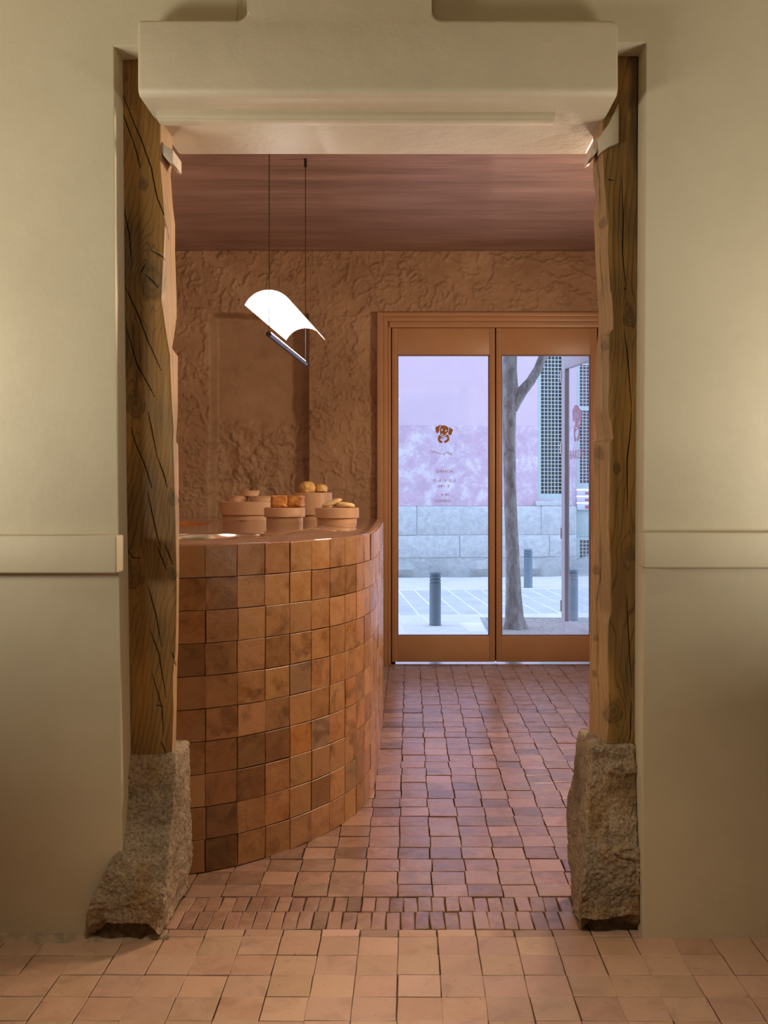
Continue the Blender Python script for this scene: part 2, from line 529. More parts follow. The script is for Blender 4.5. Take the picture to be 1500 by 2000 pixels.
YW, YB = 2.81, 3.20          # front and back face of the wall with the opening
YR = 7.20                    # back wall of the serving room
ZC = 3.02
XL, XR = -2.6, 2.2           # the side walls

# --- front room floor
fl = MB().box((XL, -2.2, -0.12), (XR, 3.092, -0.012)).obj('floor', M['light_grout']); tag(fl, kind='structure')
var = [slab_mesh('tile', TS - 0.0018, TS - 0.0018, 0.014, k, M['floor_tile']) for k in range(8)]
vhalf = [slab_mesh('tile', TS - 0.003, 0.043, 0.014, 20 + k, M['floor_tile']) for k in range(4)]
vbrk = [slab_mesh('brick', 0.0405, 0.103, 0.014, 40 + k, M['passage_tile'], 0.002, 0.002) for k in range(6)]
vbrk2 = [slab_mesh('brick', 0.0405, 0.117, 0.014, 60 + k, M['passage_tile'], 0.002, 0.002) for k in range(6)]
r = random.Random(3)


def flat(x, y, r, tilt=0.006, rot=0.012, dz=0.0012):
    return (Matrix.Translation((x, y, -0.014 + r.uniform(-dz, dz))) @ Matrix.Rotation(r.uniform(-rot, rot) + r.choice((0, PI)), 4, 'Z')
            @ Matrix.Rotation(r.uniform(-tilt, tilt), 4, 'X') @ Matrix.Rotation(r.uniform(-tilt, tilt), 4, 'Y'))


rest = []
y0 = 2.82
for j in range(9):
    y = y0 - (j + 0.5) * TS
    for i in range(-16, 15):
        x = 0.0797 + (i + 0.5) * TS + 0.0012 * math.sin(i * 1.7 + j)
        m4 = flat(x, y + 0.0015 * math.sin(i * 0.9 + j * 2), r, 0.005, 0.009)
        if j <= 5 and -12 <= i <= 10: place('tile', r.choice(var), fl, m4, tint(r, 0.07, 0))
        else: rest.append((r.choice(var), m4))
join_slabs('outlying_tiles', rest, fl, M['floor_tile'])
for i in range(-8, 6):
    place('tile', r.choice(vhalf), fl, flat(0.079 + (i + 0.5) * TS, 2.843, r, 0.004), tint(r, 0.15))
for row, (yc, vv) in enumerate(((2.927, vbrk2), (3.041, vbrk))):
    for i in range(31):
        x = -0.765 + 0.0434 * (i + 0.5) + row * 0.008
        if -0.75 < x < 0.57: place('brick', r.choice(vv), fl, flat(x, yc, r, 0.008, 0.025, 0.002), tint(r, 0.2))

# --- serving room floor
fb = MB().box((XL, 3.092, -0.12), (XR, 7.30, -0.012)).obj('floor', M['grout']); tag(fb, kind='structure')
varp = [slab_mesh('tile', TS - 0.003, TS - 0.0035, 0.014, 80 + k, M['passage_tile']) for k in range(8)]
vph = [slab_mesh('tile', TS - 0.003, 0.091, 0.014, 90 + k, M['passage_tile']) for k in range(4)]

# outer line of the counter's tiled face (x, depth)
CURVE = [(-2.58, 3.225), (-1.5, 3.225), (-1.0, 3.228), (-0.80, 3.245), (-0.692, 3.283), (-0.595, 3.333), (-0.511, 3.405), (-0.433, 3.488), (-0.362, 3.578),
         (-0.303, 3.672), (-0.252, 3.765), (-0.213, 3.870), (-0.184, 3.985), (-0.163, 4.100), (-0.151, 4.215), (-0.145, 4.40), (-0.145, 4.70), (-0.146, 5.30),
         (-0.152, 5.75), (-0.165, 5.95), (-0.195, 6.12), (-0.25, 6.27), (-0.34, 6.40), (-0.47, 6.53), (-0.65, 6.64), (-0.90, 6.72), (-1.3, 6.77), (-2.58, 6.78)]


def resample(pts, step):
    p = np.array(pts, float); seg = np.hypot(*np.diff(p, axis=0).T); s = np.concatenate([[0], np.cumsum(seg)])
    t = np.arange(0, s[-1], step); return np.stack([np.interp(t, s, p[:, 0]), np.interp(t, s, p[:, 1])], 1), s


def smooth_curve(pts, it=2):
    p = [tuple(q) for q in pts]
    for _ in range(it):
        q = [p[0]]
        for a, b in zip(p, p[1:]):
            q += [(0.75 * a[0] + 0.25 * b[0], 0.75 * a[1] + 0.25 * b[1]), (0.25 * a[0] + 0.75 * b[0], 0.25 * a[1] + 0.75 * b[1])]
        q.append(p[-1]); p = q
    return p


OUT = smooth_curve(CURVE, 2)


def inside_counter(x, y):
    if y < 3.22: return False
    for (x0, d0), (x1, d1) in zip(OUT, OUT[1:]):
        if (d0 <= y < d1): return x < x0 + (x1 - x0) * (y - d0) / max(1e-6, d1 - d0)
    return y < 6.78 and x < -0.5


rest = []; r = random.Random(5); cnt = 0
place_list = []
for i in range(-24, 18):
    x = -0.0375 + (i + 0.5) * TS
    place_list.append((x, 3.142, vph))
    for j in range(37):
        place_list.append((x, 3.189 + (j + 0.5) * TS, varp))
place_list.sort(key=lambda q: q[1])
for x, y, vv in place_list:
    if not (XL + 0.05 < x < XR - 0.05) or inside_counter(x - 0.0, y - 0.0) and inside_counter(x + 0.06, y - 0.06) and inside_counter(x + 0.06, y + 0.06): continue
    m4 = flat(x + 0.003 * math.sin(y * 23), y + 0.003 * math.sin(x * 31), r, 0.010, 0.012, 0.0016)
    px = VX + x * F / y
    if y < 5.75 and 330 < px < 1190 and cnt < 300: place('tile', r.choice(vv), fb, m4, tint(r, 0.2)); cnt += 1
    else: rest.append((r.choice(vv), m4))
join_slabs('distant_tiles', rest, fb, M['passage_tile'])

# ------------------------------------------------------------------ shell
Wf = MB()
le = [(222, 90), (226, 600), (231, 1000), (238, 1500), (241, 1838)]
re_ = [(1254, 1838), (1254, 1400), (1255, 1100), (1257, 800), (1262, 83)]
poly = [(XL, -0.02)] + [(X(px, YW), max(-0.02, Z(py, YW)) if py < 1800 else -0.02) for px, py in reversed(le)] + \
       [(X(px, YW), Z(py, YW) if py < 1800 else -0.02) for px, py in reversed(re_)] + [(XR, -0.02), (XR, ZC), (XL, ZC)]
Wf.prism(poly, 'y', YW, YB)
wf = Wf.obj('wall_front', M['cream'], bevel=0.004, seg=2); tag(wf, kind='structure')
tag(MB().box((XL - 0.1, -2.2, -0.1), (XL, 3.2, ZC)).obj('wall_left', M['cream']), kind='structure')
tag(MB().box((XR, -2.2, -0.1), (XR + 0.1, 3.2, ZC)).obj('wall_right', M['cream']), kind='structure')
tag(MB().box((XL - 0.1, -2.3, -0.1), (XR + 0.1, -2.2, ZC)).obj('wall_rear', M['cream']), kind='structure')
tag(MB().box((XL - 0.1, -2.3, ZC), (XR + 0.1, 3.0, ZC + 0.1)).obj('ceiling', M['ceiling_cream']), kind='structure')
tag(MB().box((XL - 0.1, 3.0, ZC), (XR + 0.1, 7.5, ZC + 0.1)).obj('ceiling', M['limewash']), kind='structure')
tag(MB().box((XL - 0.1, 3.2, -0.1), (XL, 7.5, ZC)).obj('wall_left', M['terracotta_paint']), kind='structure')
tag(MB().box((XR, 3.2, -0.1), (XR + 0.1, 7.5, ZC)).obj('wall_right', M['terracotta_paint']), kind='structure')
# terracotta lining on the serving-room side of the partition
Wl = MB()
Wl.box((XL, YB, 0), (X(237, YB) - 0.08, YB + 0.012, ZC)); Wl.box((X(1245, YB) + 0.03, YB, 0), (XR, YB + 0.012, ZC)); Wl.box((X(237, YB) - 0.08, YB, 2.45), (X(1245, YB) + 0.03, YB + 0.012, ZC))
tag(Wl.obj('wall_lining', M['terracotta_paint']), kind='structure')

# back wall: trowelled stucco as real relief, a recessed panel on the left, the door opening on the right
DX0, DX1, DZ1 = -0.232, 1.52, 2.555
xs = np.concatenate([np.arange(XL, -1.80, 0.05), np.arange(-1.80, 1.45, 0.0075), np.arange(1.45, XR + 0.01, 0.05)])
zs = np.concatenate([np.arange(0, 0.85, 0.05), np.arange(0.85, ZC + 0.005, 0.0075)])
gx, gz = np.meshgrid(xs, zs)
wx = gx + 0.035 * fbm(gx * 5, 0 * gx, gz * 5, 3, 11); wz = gz + 0.035 * fbm(gx * 5, 4 + 0 * gx, gz * 5, 3, 12)
n1 = fbm(wx * 9, 0 * gx, wz * 9, 4, 21); n2 = fbm(wx * 21, 1 + 0 * gx, wz * 21, 3, 31)
ridge = np.clip(1 - np.abs(n1) * 7, 0, 1) ** 1.5; ridge2 = np.clip(1 - np.abs(n2) * 6, 0, 1) ** 1.5
patch = sm(-0.15, 0.3, fbm(gx * 1.5, 0 * gx, gz * 1.5, 2, 41))
step = np.where(n1 > 0, 1.0, 0.0) * 0.3
rel = 0.012 * ridge * (0.35 + 0.65 * patch) + 0.009 * ridge2 * (1 - 0.5 * patch) + 0.012 * fbm(gx * 4, 0 * gx, gz * 4, 3, 51) + 0.004 * step
# recessed panel
rx0, rx1, rz1 = X(415, YR), X(603, YR), Z(615, YR)
inx = sm(rx0 - 0.03, rx0 + 0.03, gx + 0.012 * fbm(gx * 6, 0 * gx, gz * 6, 2, 61)) * (gx < rx1)
rec = inx * sm(rz1 + 0.02, rz1 - 0.02, gz + 0.012 * fbm(gx * 6, 0 * gx, gz * 6, 2, 62))
zsm = Z(820, YR)
smooth_up = rec * sm(zsm - 0.06, zsm + 0.04, gz + 0.06 * fbm(gx * 4, 0 * gx, gz * 4, 3, 63))
rough_lo = rec * (1 - smooth_up / np.maximum(rec, 1e-6))
rel = rel * (1 - 0.9 * smooth_up) + 0.03 * rough_lo * fbm(gx * 9, 0 * gx, gz * 9, 4, 64)
gy = YR + 0.10 * rec - rel - 0.012 * rough_lo
# tone darkens along the stucco ridges, unevenly by noise
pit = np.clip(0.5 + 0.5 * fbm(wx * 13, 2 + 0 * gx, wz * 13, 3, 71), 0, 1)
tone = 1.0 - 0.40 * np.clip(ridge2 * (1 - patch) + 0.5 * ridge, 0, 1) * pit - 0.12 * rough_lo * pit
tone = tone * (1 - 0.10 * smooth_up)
idx = np.arange(gx.size).reshape(gx.shape)
fq = np.stack([idx[:-1, :-1], idx[:-1, 1:], idx[1:, 1:], idx[1:, :-1]], -1).reshape(-1, 4)
cx = 0.25 * (gx[:-1, :-1] + gx[:-1, 1:] + gx[1:, 1:] + gx[1:, :-1]).ravel(); cz = 0.25 * (gz[:-1, :-1] + gz[:-1, 1:] + gz[1:, 1:] + gz[1:, :-1]).ravel()
keep = ~((cx > DX0) & (cx < DX1) & (cz < DZ1))
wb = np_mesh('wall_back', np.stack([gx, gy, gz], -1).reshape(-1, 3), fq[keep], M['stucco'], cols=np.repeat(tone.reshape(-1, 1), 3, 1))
tag(wb, kind='structure')
Wo = MB()
Wo.box((XL, 7.34, -0.1), (DX0, 7.46, 7)); Wo.box((DX1, 7.34, -0.1), (XR + 3, 7.46, 7)); Wo.box((DX0, 7.34, DZ1), (DX1, 7.46, 7)); Wo.box((-6, 7.34, -0.1), (XL, 7.46, 7))
tag(Wo.obj('wall_street', M['facade_block']), kind='structure')

# lintel with the plaster shaft that rises from it
LY = 2.72
lx0, lx1 = X(268, LY), X(1208, LY); lz0, lz1 = 2.366, Z(38, LY)
bx0, bx1 = X(482, LY), X(843, LY)


def arc(cx, cz, rr, a0, a1, n=6): return [(cx + rr * math.cos(math.radians(a0 + (a1 - a0) * k / n)), cz + rr * math.sin(math.radians(a0 + (a1 - a0) * k / n))) for k in range(n + 1)]


fr_ = 0.028
prof = [(lx0, lz1)] + arc(bx0 - fr_, lz1 + fr_, fr_, 270, 360) + [(bx0, ZC), (bx1, ZC)] + arc(bx1 + fr_, lz1 + fr_, fr_, 180, 270) + [(lx1 - 0.03, lz1)] + arc(lx1 - 0.022, lz1 - 0.022, 0.022, 80, 0) + [(lx1, lz0), (lx0, lz0)]
lin = MB().prism(prof, 'y', LY, YB + 0.006)
bm = bmesh.new(); me = bpy.data.meshes.new('lintel')
me.from_pydata(lin.v, [], lin.f); bm.from_mesh(me); bmesh.ops.recalc_face_normals(bm, faces=bm.faces)
big = [e for e in bm.edges if len(e.link_faces) == 2 and e.calc_face_angle(0) > 0.6 and all(abs(v.co.y - LY) < 1e-4 and abs(v.co.z - lz0) < 1e-4 for v in e.verts)]
bmesh.ops.bevel(bm, geom=big, offset=0.024, segments=6, affect='EDGES', profile=0.5)
es = [e for e in bm.edges if len(e.link_faces) == 2 and e.calc_face_angle(0) > 0.6 and max(v.co.z for v in e.verts) < ZC - 0.01]
bmesh.ops.bevel(bm, geom=es, offset=0.010, segments=3, affect='EDGES', profile=0.5)
bm.to_mesh(me); bm.free(); me.shade_smooth(); me.set_sharp_from_angle(angle=math.radians(40)); me.materials.append(M['cream_lintel'])
lint = bpy.data.objects.new('lintel', me); C.objects.link(lint)
tag(lint, kind='structure')
# hand-plastered lumps along its ends, broken plaster shims under its rear corners
for nm, pts, d0, d1 in (('plaster_patch', [(1209, 200), (1209, 279), (1190, 285), (1172, 297), (1170, 268), (1190, 240)], 2.885, 2.93),
                        ('plaster_shim', [(1171, 262), (1176, 278), (1163, 300), (1154, 306), (1153, 296), (1160, 278)], 2.91, 3.02),
                        ('plaster_shim', [(314, 272), (323, 284), (338, 292), (338, 318), (330, 316), (316, 300)], 2.91, 3.02)):
    m_ = MB().prism([(X(px, d0), Z(py, d0)) for px, py in pts], 'y', d0, d1)
    m_.obj(nm, M['white_plaster'] if nm == 'plaster_shim' else M['cream_lintel'], lint, bevel=0.003)
# painted rail under the lintel
zr = lz0
tr = MB().box((X(308, 2.86), 2.840, zr - 0.016), (X(1083, 2.86), 2.905, zr + 0.004))
tr.box((X(308, 2.86), 2.852, zr - 0.020), (X(1083, 2.86), 2.893, zr - 0.014))
tag(tr.obj('trim_3', M['cream'], bevel=0.002), kind='structure')
# ledges on the front wall
l1 = MB().box((XL, 2.75, Z(1120, 2.75)), (X(228, 2.75), YW + 0.01, Z(1046, 2.75))).obj('trim_1', M['cream'], bevel=0.006, seg=3)
l2 = MB().box((X(1257, 2.75), 2.75, Z(1110, 2.75)), (XR, YW + 0.01, Z(1040, 2.75))).obj('trim_2', M['cream'], bevel=0.006, seg=3)
tag(l1, kind='structure'); tag(l2, kind='structure')
# crumbly mortar fillet where the left wall meets the floor
fv = []; ff = []; nF = 70
for k in range(nF):
    x = XL + (X(330, 2.8) - XL) * k / (nF - 1); a = 0.010 + 0.006 * math.sin(k * 1.7) * math.sin(k * 0.6) + 0.010 * math.sin(PI * min(1, max(0, (k - 48) / 21))) - 0.008 * max(0, (k - 62) / 7)
    fv += [(x, YW + 0.004, 0.014 + 0.005 * math.sin(k * 2.1)), (x, YW - a * 0.6, 0.009), (x, YW - a * 1.6, 0.0), (x, YW - a * 1.7, -0.006)]
for k in range(nF - 1):
    for q in range(3): ff.append((k * 4 + q, k * 4 + q + 1, (k + 1) * 4 + q + 1, (k + 1) * 4 + q))
tag(MB().add(fv, ff).obj('trim_4', M['fillet'], smooth=True), kind='structure')
wire = MB().tube([at(462, 40, 2.80), at(463, 15, 2.80), at(466, -20, 2.80), (X(466, 2.8), 2.80, ZC)], 0.0022, 8).obj('hanging_cable', M['cable_white'], smooth=True)
tag(wire, 'thin cream cable running up the wall from the lintel, left of the plaster shaft', 'cable')

# ------------------------------------------------------------------ timber posts


def seg_dist(px, py, pl):
    best = np.full(px.shape, 1e9); tt = np.zeros(px.shape)
    n = len(pl) - 1
    for i in range(n):
        (x0, y0), (x1, y1) = pl[i], pl[i + 1]
        dx, dy = x1 - x0, y1 - y0; L = dx * dx + dy * dy
        t = np.clip(((px - x0) * dx + (py - y0) * dy) / L, 0, 1)
        d = np.hypot(px - x0 - t * dx, py - y0 - t * dy)
        m = d < best; best = np.where(m, d, best); tt = np.where(m, (i + t) / n, tt)
    return best, tt


def post(name, label, left, edge, sil, out, yt, yb, cracks, knots, seed):
    """edge: front/inner corner in the photo, sil: rear inner corner, out: front outer corner, tables of (px, py)"""
    d0, d1 = 2.90, 3.04
    n_front, n_side, n_z = 96, 40, 900
    ys = np.linspace(yt, yb, n_z)
    ex = np.interp(ys, [p[1] for p in edge], [p[0] for p in edge])
    sx = np.interp(ys, [p[1] for p in sil], [p[0] for p in sil])
    ox = np.interp(ys, [p[1] for p in out], [p[0] for p in out])
    z = H - (ys - VY) * d0 / F
    xe = (ex - VX) * d0 / F; xo = (ox - VX) * d0 / F
    ysil = VY + (H - z) * F / d1
    sx = np.interp(ysil, [p[1] for p in sil], [p[0] for p in sil])
    xs_ = (sx - VX) * d1 / F
    u = np.linspace(0, 1, n_front); s_ = np.linspace(0, 1, n_side + 1)[1:]
    fx = xo[:, None] + (xe - xo)[:, None] * u[None]; fy = np.full_like(fx, d0)
    sxx = xe[:, None] + (xs_ - xe)[:, None] * s_[None]; sy = d0 + (d1 - d0) * s_[None] + 0 * sxx
    bx = np.stack([xs_ * 0.5 + xo * 0.5, xo, xo], 1); by = np.stack([np.full(n_z, d1), np.full(n_z, d1), np.full(n_z, (d0 + d1) / 2)], 1)
    Xs = np.concatenate([fx, sxx, bx], 1); Ys = np.concatenate([fy, sy, by], 1); Zs = np.repeat(z[:, None], Xs.shape[1], 1)
    nc = Xs.shape[1]
    sgn = 1.0 if left else -1.0
    # outward normals, rounded at the inner corner
    nx = np.zeros(nc); ny = np.zeros(nc); nx[:n_front] = 0; ny[:n_front] = -1
    nx[n_front:n_front + n_side] = sgn * 0.95; ny[n_front:n_front + n_side] = -0.15
    for k in range(-3, 4):
        q = n_front - 1 + k; f_ = (k + 3) / 6
        nx[q] = sgn * f_; ny[q] = -(1 - f_)
    PX = VX + Xs * F / Ys; PY = VY - (Zs - H) * F / Ys
    dis = 0.004 * fbm(Xs * 9, Ys * 9, Zs * 2.2, 3, seed) + 0.0016 * fbm(Xs * 55, Ys * 55, Zs * 5, 3, seed + 9)
    k3 = np.abs(np.arange(nc) - (n_front - 1))
    dis = dis - 0.006 * np.exp(-(k3 / 2.2) ** 2)[None]
    crack = np.zeros_like(Xs)
    for cr in cracks:
        wob = 1.2 * fbm(PX * 0.015, PY * 0.02, 0 * PX, 3, seed + 3)
        d_, t_ = seg_dist(PX + wob, PY, cr)
        wd = 0.3 + 0.75 * np.sin(np.clip(t_, 0.02, 0.98) * PI) ** 0.8
        crack = np.maximum(crack, 1 - sm(wd * 0.5, wd * 1.25, d_))
    kn = np.zeros_like(Xs); warp = np.zeros_like(Xs); kring = np.zeros_like(Xs)
    kwob = 1 + 0.35 * fbm(PX * 0.06, PY * 0.05, 0 * PX, 3, seed + 11)
    for kx, ky, kr in knots:
        dx, dy = (PX - kx), (PY - ky) * 0.72; rr = np.hypot(dx, dy) / kr * kwob
        kn = np.maximum(kn, (1 - sm(0.45, 1.0, rr)) * (0.75 + 0.25 * np.sin(rr * 13)))
        warp += np.sign(dx + 0.01) * kr * 1.3 * np.exp(-(rr / 2.1) ** 2) * (1 - np.exp(-(np.abs(dx) / (0.35 * kr)) ** 2))
        kring = np.maximum(kring, np.exp(-((rr - 0.9) / 0.16) ** 2) * (0.35 + 0.6 * (dy > 0)) * 0.8)
    across = np.where(np.arange(nc)[None] < n_front, PX, ex[:, None] + (np.arange(nc)[None] - n_front) * 1.6)
    ph = (across - warp) * 0.085 + PY * (0.014 if left else 0.005) + 3.4 * fbm(PX * 0.007, PY * 0.0035, 0 * PX, 3, seed + 5) + 0.3 * fbm(PX * 0.05, PY * 0.012, 0 * PX, 2, seed + 6)
    rings = np.abs(np.sin(ph * PI * 1.1)) ** 0.9
    line = 1 - sm(0.0, 0.6, rings)
    base = np.array([0.30, 0.150, 0.034]) if left else np.array([0.33, 0.185, 0.050])
    big = 0.5 + 0.5 * fbm(PX * 0.012, PY * 0.006, 0 * PX, 3, seed + 7)
    big = np.clip(0.5 + 2.0 * (big - 0.5), 0, 1)
    col = base[None, None] * (0.62 + 0.75 * big)[..., None]
    col = col * (1 - 0.70 * line * (0.40 + 0.60 * (1 - big)))[..., None]
    side = (np.arange(nc) >= n_front - 1)[None, :, None]
    pale = np.array([0.46, 0.285, 0.14])  # inner face lit from the serving room; that light sits in the colour
    col = np.where(side, pale * (0.86 + 0.25 * big)[..., None] * (1 - 0.25 * line)[..., None], col)
    kc = np.array([0.085, 0.052, 0.024])
    col = col * (1 - 0.72 * kn[..., None]) + kc * 0.72 * kn[..., None]
    col = col * (1 - 0.6 * kring)[..., None]
    grey = sm(0.15, 0.5, fbm(PX * 0.02, PY * 0.008, 5 + 0 * PX, 3, seed + 8))[..., None] * 0.35
    col = col * (1 - grey) + np.array([0.20, 0.135, 0.065]) * grey
    if not left:      # outer margin darkens towards the top of the right post
        mar = (sm(1222, 1234, PX + 6 * fbm(PX * 0.0, PY * 0.02, 0 * PX, 2, 3)) * sm(420, 250, PY) * 0.75)[..., None]
        col = col * (1 - mar) + np.array([0.06, 0.035, 0.018]) * mar
    col = col * (1 - 0.88 * crack)[..., None]
    dis = dis - 0.006 * crack - 0.0008 * kn - 0.001 * kring
    Xs = Xs + nx[None] * dis; Ys = Ys + ny[None] * dis
    i = np.arange(n_z - 1)[:, None]; j = np.arange(nc)[None]
    jn = (j + 1) % nc
    q = np.stack([i * nc + j, i * nc + jn, (i + 1) * nc + jn, (i + 1) * nc + j], -1).reshape(-1, 4)
    if left: q = q[:, ::-1]
    o = np_mesh(name, np.stack([Xs, Ys, Zs], -1).reshape(-1, 3), q, M['wood'], cols=col.reshape(-1, 3))
    bm = bmesh.new(); bm.from_mesh(o.data); bmesh.ops.recalc_face_normals(bm, faces=bm.faces); bm.to_mesh(o.data); bm.free()
    return tag(o, label, 'post')


def c1(pts, ox, oy, k=2.778): return [(ox + x / k, oy + y / k) for x, y in pts]


LA, LB = (220, 80), (220, 780)
lcr = [c1(p, *LA) for p in ([(47, 265), (110, 430), (160, 545), (210, 690), (240, 850), (285, 960), (310, 1100)], [(50, 380), (110, 540)], [(110, 540), (135, 620), (150, 690)],
       [(55, 890), (90, 1050), (105, 1230)], [(60, 1320), (130, 1470), (180, 1600), (265, 1790)], [(75, 1560), (130, 1760), (230, 1930)], [(175, 1265), (215, 1300), (250, 1340)], [(150, 1255), (180, 1205)], [(200, 1130), (265, 1165), (290, 1190)])]
lcr += [c1(p, *LB) for p in ([(95, 150), (130, 260), (180, 370), (215, 480)], [(190, 500), (230, 690), (260, 810)], [(240, 800), (295, 930)], [(190, 1010), (235, 1170), (265, 1340)], [(205, 1260), (250, 1380), (290, 1630)],
        [(215, 1490), (265, 1680), (275, 1830)], [(262, 1860), (292, 1930)], [(190, 60), (215, 180), (240, 300)], [(240, 300), (275, 400), (295, 480)], [(80, 820), (110, 860), (150, 860)], [(230, 1660), (275, 1670)], [(285, 790), (330, 900)], [(322, 1370), (345, 1450)])]
lkn = [(220 + 167 / 2.778, 80 + 772 / 2.778, 9), (220 + 215 / 2.778, 80 + 1290 / 2.778, 25), (220 + 125 / 2.778, 80 + 1965 / 2.778, 21), (220 + 110 / 2.778, 780 + 960 / 2.778, 20), (220 + 330 / 2.778, 780 + 540 / 2.778, 10), (220 + 325 / 2.778, 780 + 950 / 2.778, 9), (228, 1424, 6), (243, 150, 7)]
edgeL = [(315, 100), (315, 274), (314, 310), (319, 368), (323, 422), (324, 440), (320, 520), (317, 584), (324, 631), (330, 670), (334, 692), (336, 746), (338, 800), (340.6, 834), (340, 866), (342, 931), (344, 1010), (346, 1104), (346, 1176), (344, 1266), (339, 1320), (341, 1392), (337, 1480)]
silL = [(334, 100), (337, 318), (333, 339), (337, 404), (341, 440), (340.6, 494), (344, 584), (344, 620), (335, 681), (347, 696), (347, 800), (343.5, 852), (343.5, 864), (348, 868), (349, 924), (350, 1032), (350, 1140), (348, 1266), (346, 1320), (346, 1356), (344, 1470)]
outL = [(236, 100), (238, 300), (240, 500), (243, 800), (246, 1100), (246, 1480)]
post('wooden_post', 'dark knotty old timber post on the left side of the opening, on the bulging stone', True, edgeL, silL, outL, 104, 1476, lcr, lkn, 100)
RA, RB = (1130, 80), (1130, 780)
rcr = [c1(p, *RA) for p in ([(235, 740), (245, 1000), (240, 1150), (258, 1330)], [(250, 1580), (270, 1740), (290, 1990)], [(95, 600), (110, 750), (115, 930)], [(110, 1070), (125, 1300), (150, 1570)], [(122, 1600), (125, 1750), (135, 2000)], [(160, 750), (190, 755)], [(178, 1330), (172, 1400)], [(245, 1340), (262, 1345)])]
rcr += [c1(p, *RB) for p in ([(122, 60), (130, 130), (145, 220)], [(110, 260), (110, 500), (118, 800), (120, 930), (100, 1100), (105, 1400), (115, 1820)], [(290, 60), (265, 350), (268, 600)], [(262, 1060), (270, 1250), (290, 1560)], [(285, 1640), (280, 1850)], [(120, 930), (118, 1010)])]
rkn = [(1130 + 280 / 2.778, 80 + 1500 / 2.778, 14), (1130 + 132 / 2.778, 80 + 985 / 2.778, 8), (1130 + 138 / 2.778, 80 + 1650 / 2.778, 8), (1130 + 115 / 2.778, 780 + 285 / 2.778, 10), (1130 + 208 / 2.778, 780 + 370 / 2.778, 8), (1130 + 290 / 2.778, 780 + 830 / 2.778, 13), (1130 + 190 / 2.778, 780 + 1690 / 2.778, 17), (1130 + 100 / 2.778, 780 + 920 / 2.778, 8), (1165, 1056 + 190, 5), (1162, 1315, 5)]
edgeR = [(1175, 100), (1175, 281), (1177, 332), (1182, 404), (1186, 440), (1186, 494), (1189, 548), (1195, 591), (1196, 642), (1188, 653), (1187.6, 728), (1186, 800), (1196.6, 856), (1189, 864), (1189, 924), (1187.6, 1032), (1191, 1104), (1192, 1194), (1186, 1222), (1186, 1284), (1187.6, 1392), (1184, 1460)]
silR = [(1157, 100), (1157, 310), (1159, 361), (1163.5, 379), (1159.5, 426), (1161.7, 494), (1166, 577), (1168.5, 620), (1168, 652), (1162, 710), (1160.6, 800), (1166, 855), (1159, 866), (1160.6, 924), (1159.5, 1014), (1154.5, 1050), (1153, 1176), (1152.7, 1248), (1151.6, 1440)]
outR = [(1244, 100), (1244, 800), (1243, 1200), (1244, 1460)]
post('wooden_post', 'paler waney-edged timber post on the right side of the opening, split down its inner face', False, edgeR, silR, outR, 104, 1452, rcr, rkn, 200)

# ------------------------------------------------------------------ granite post bases


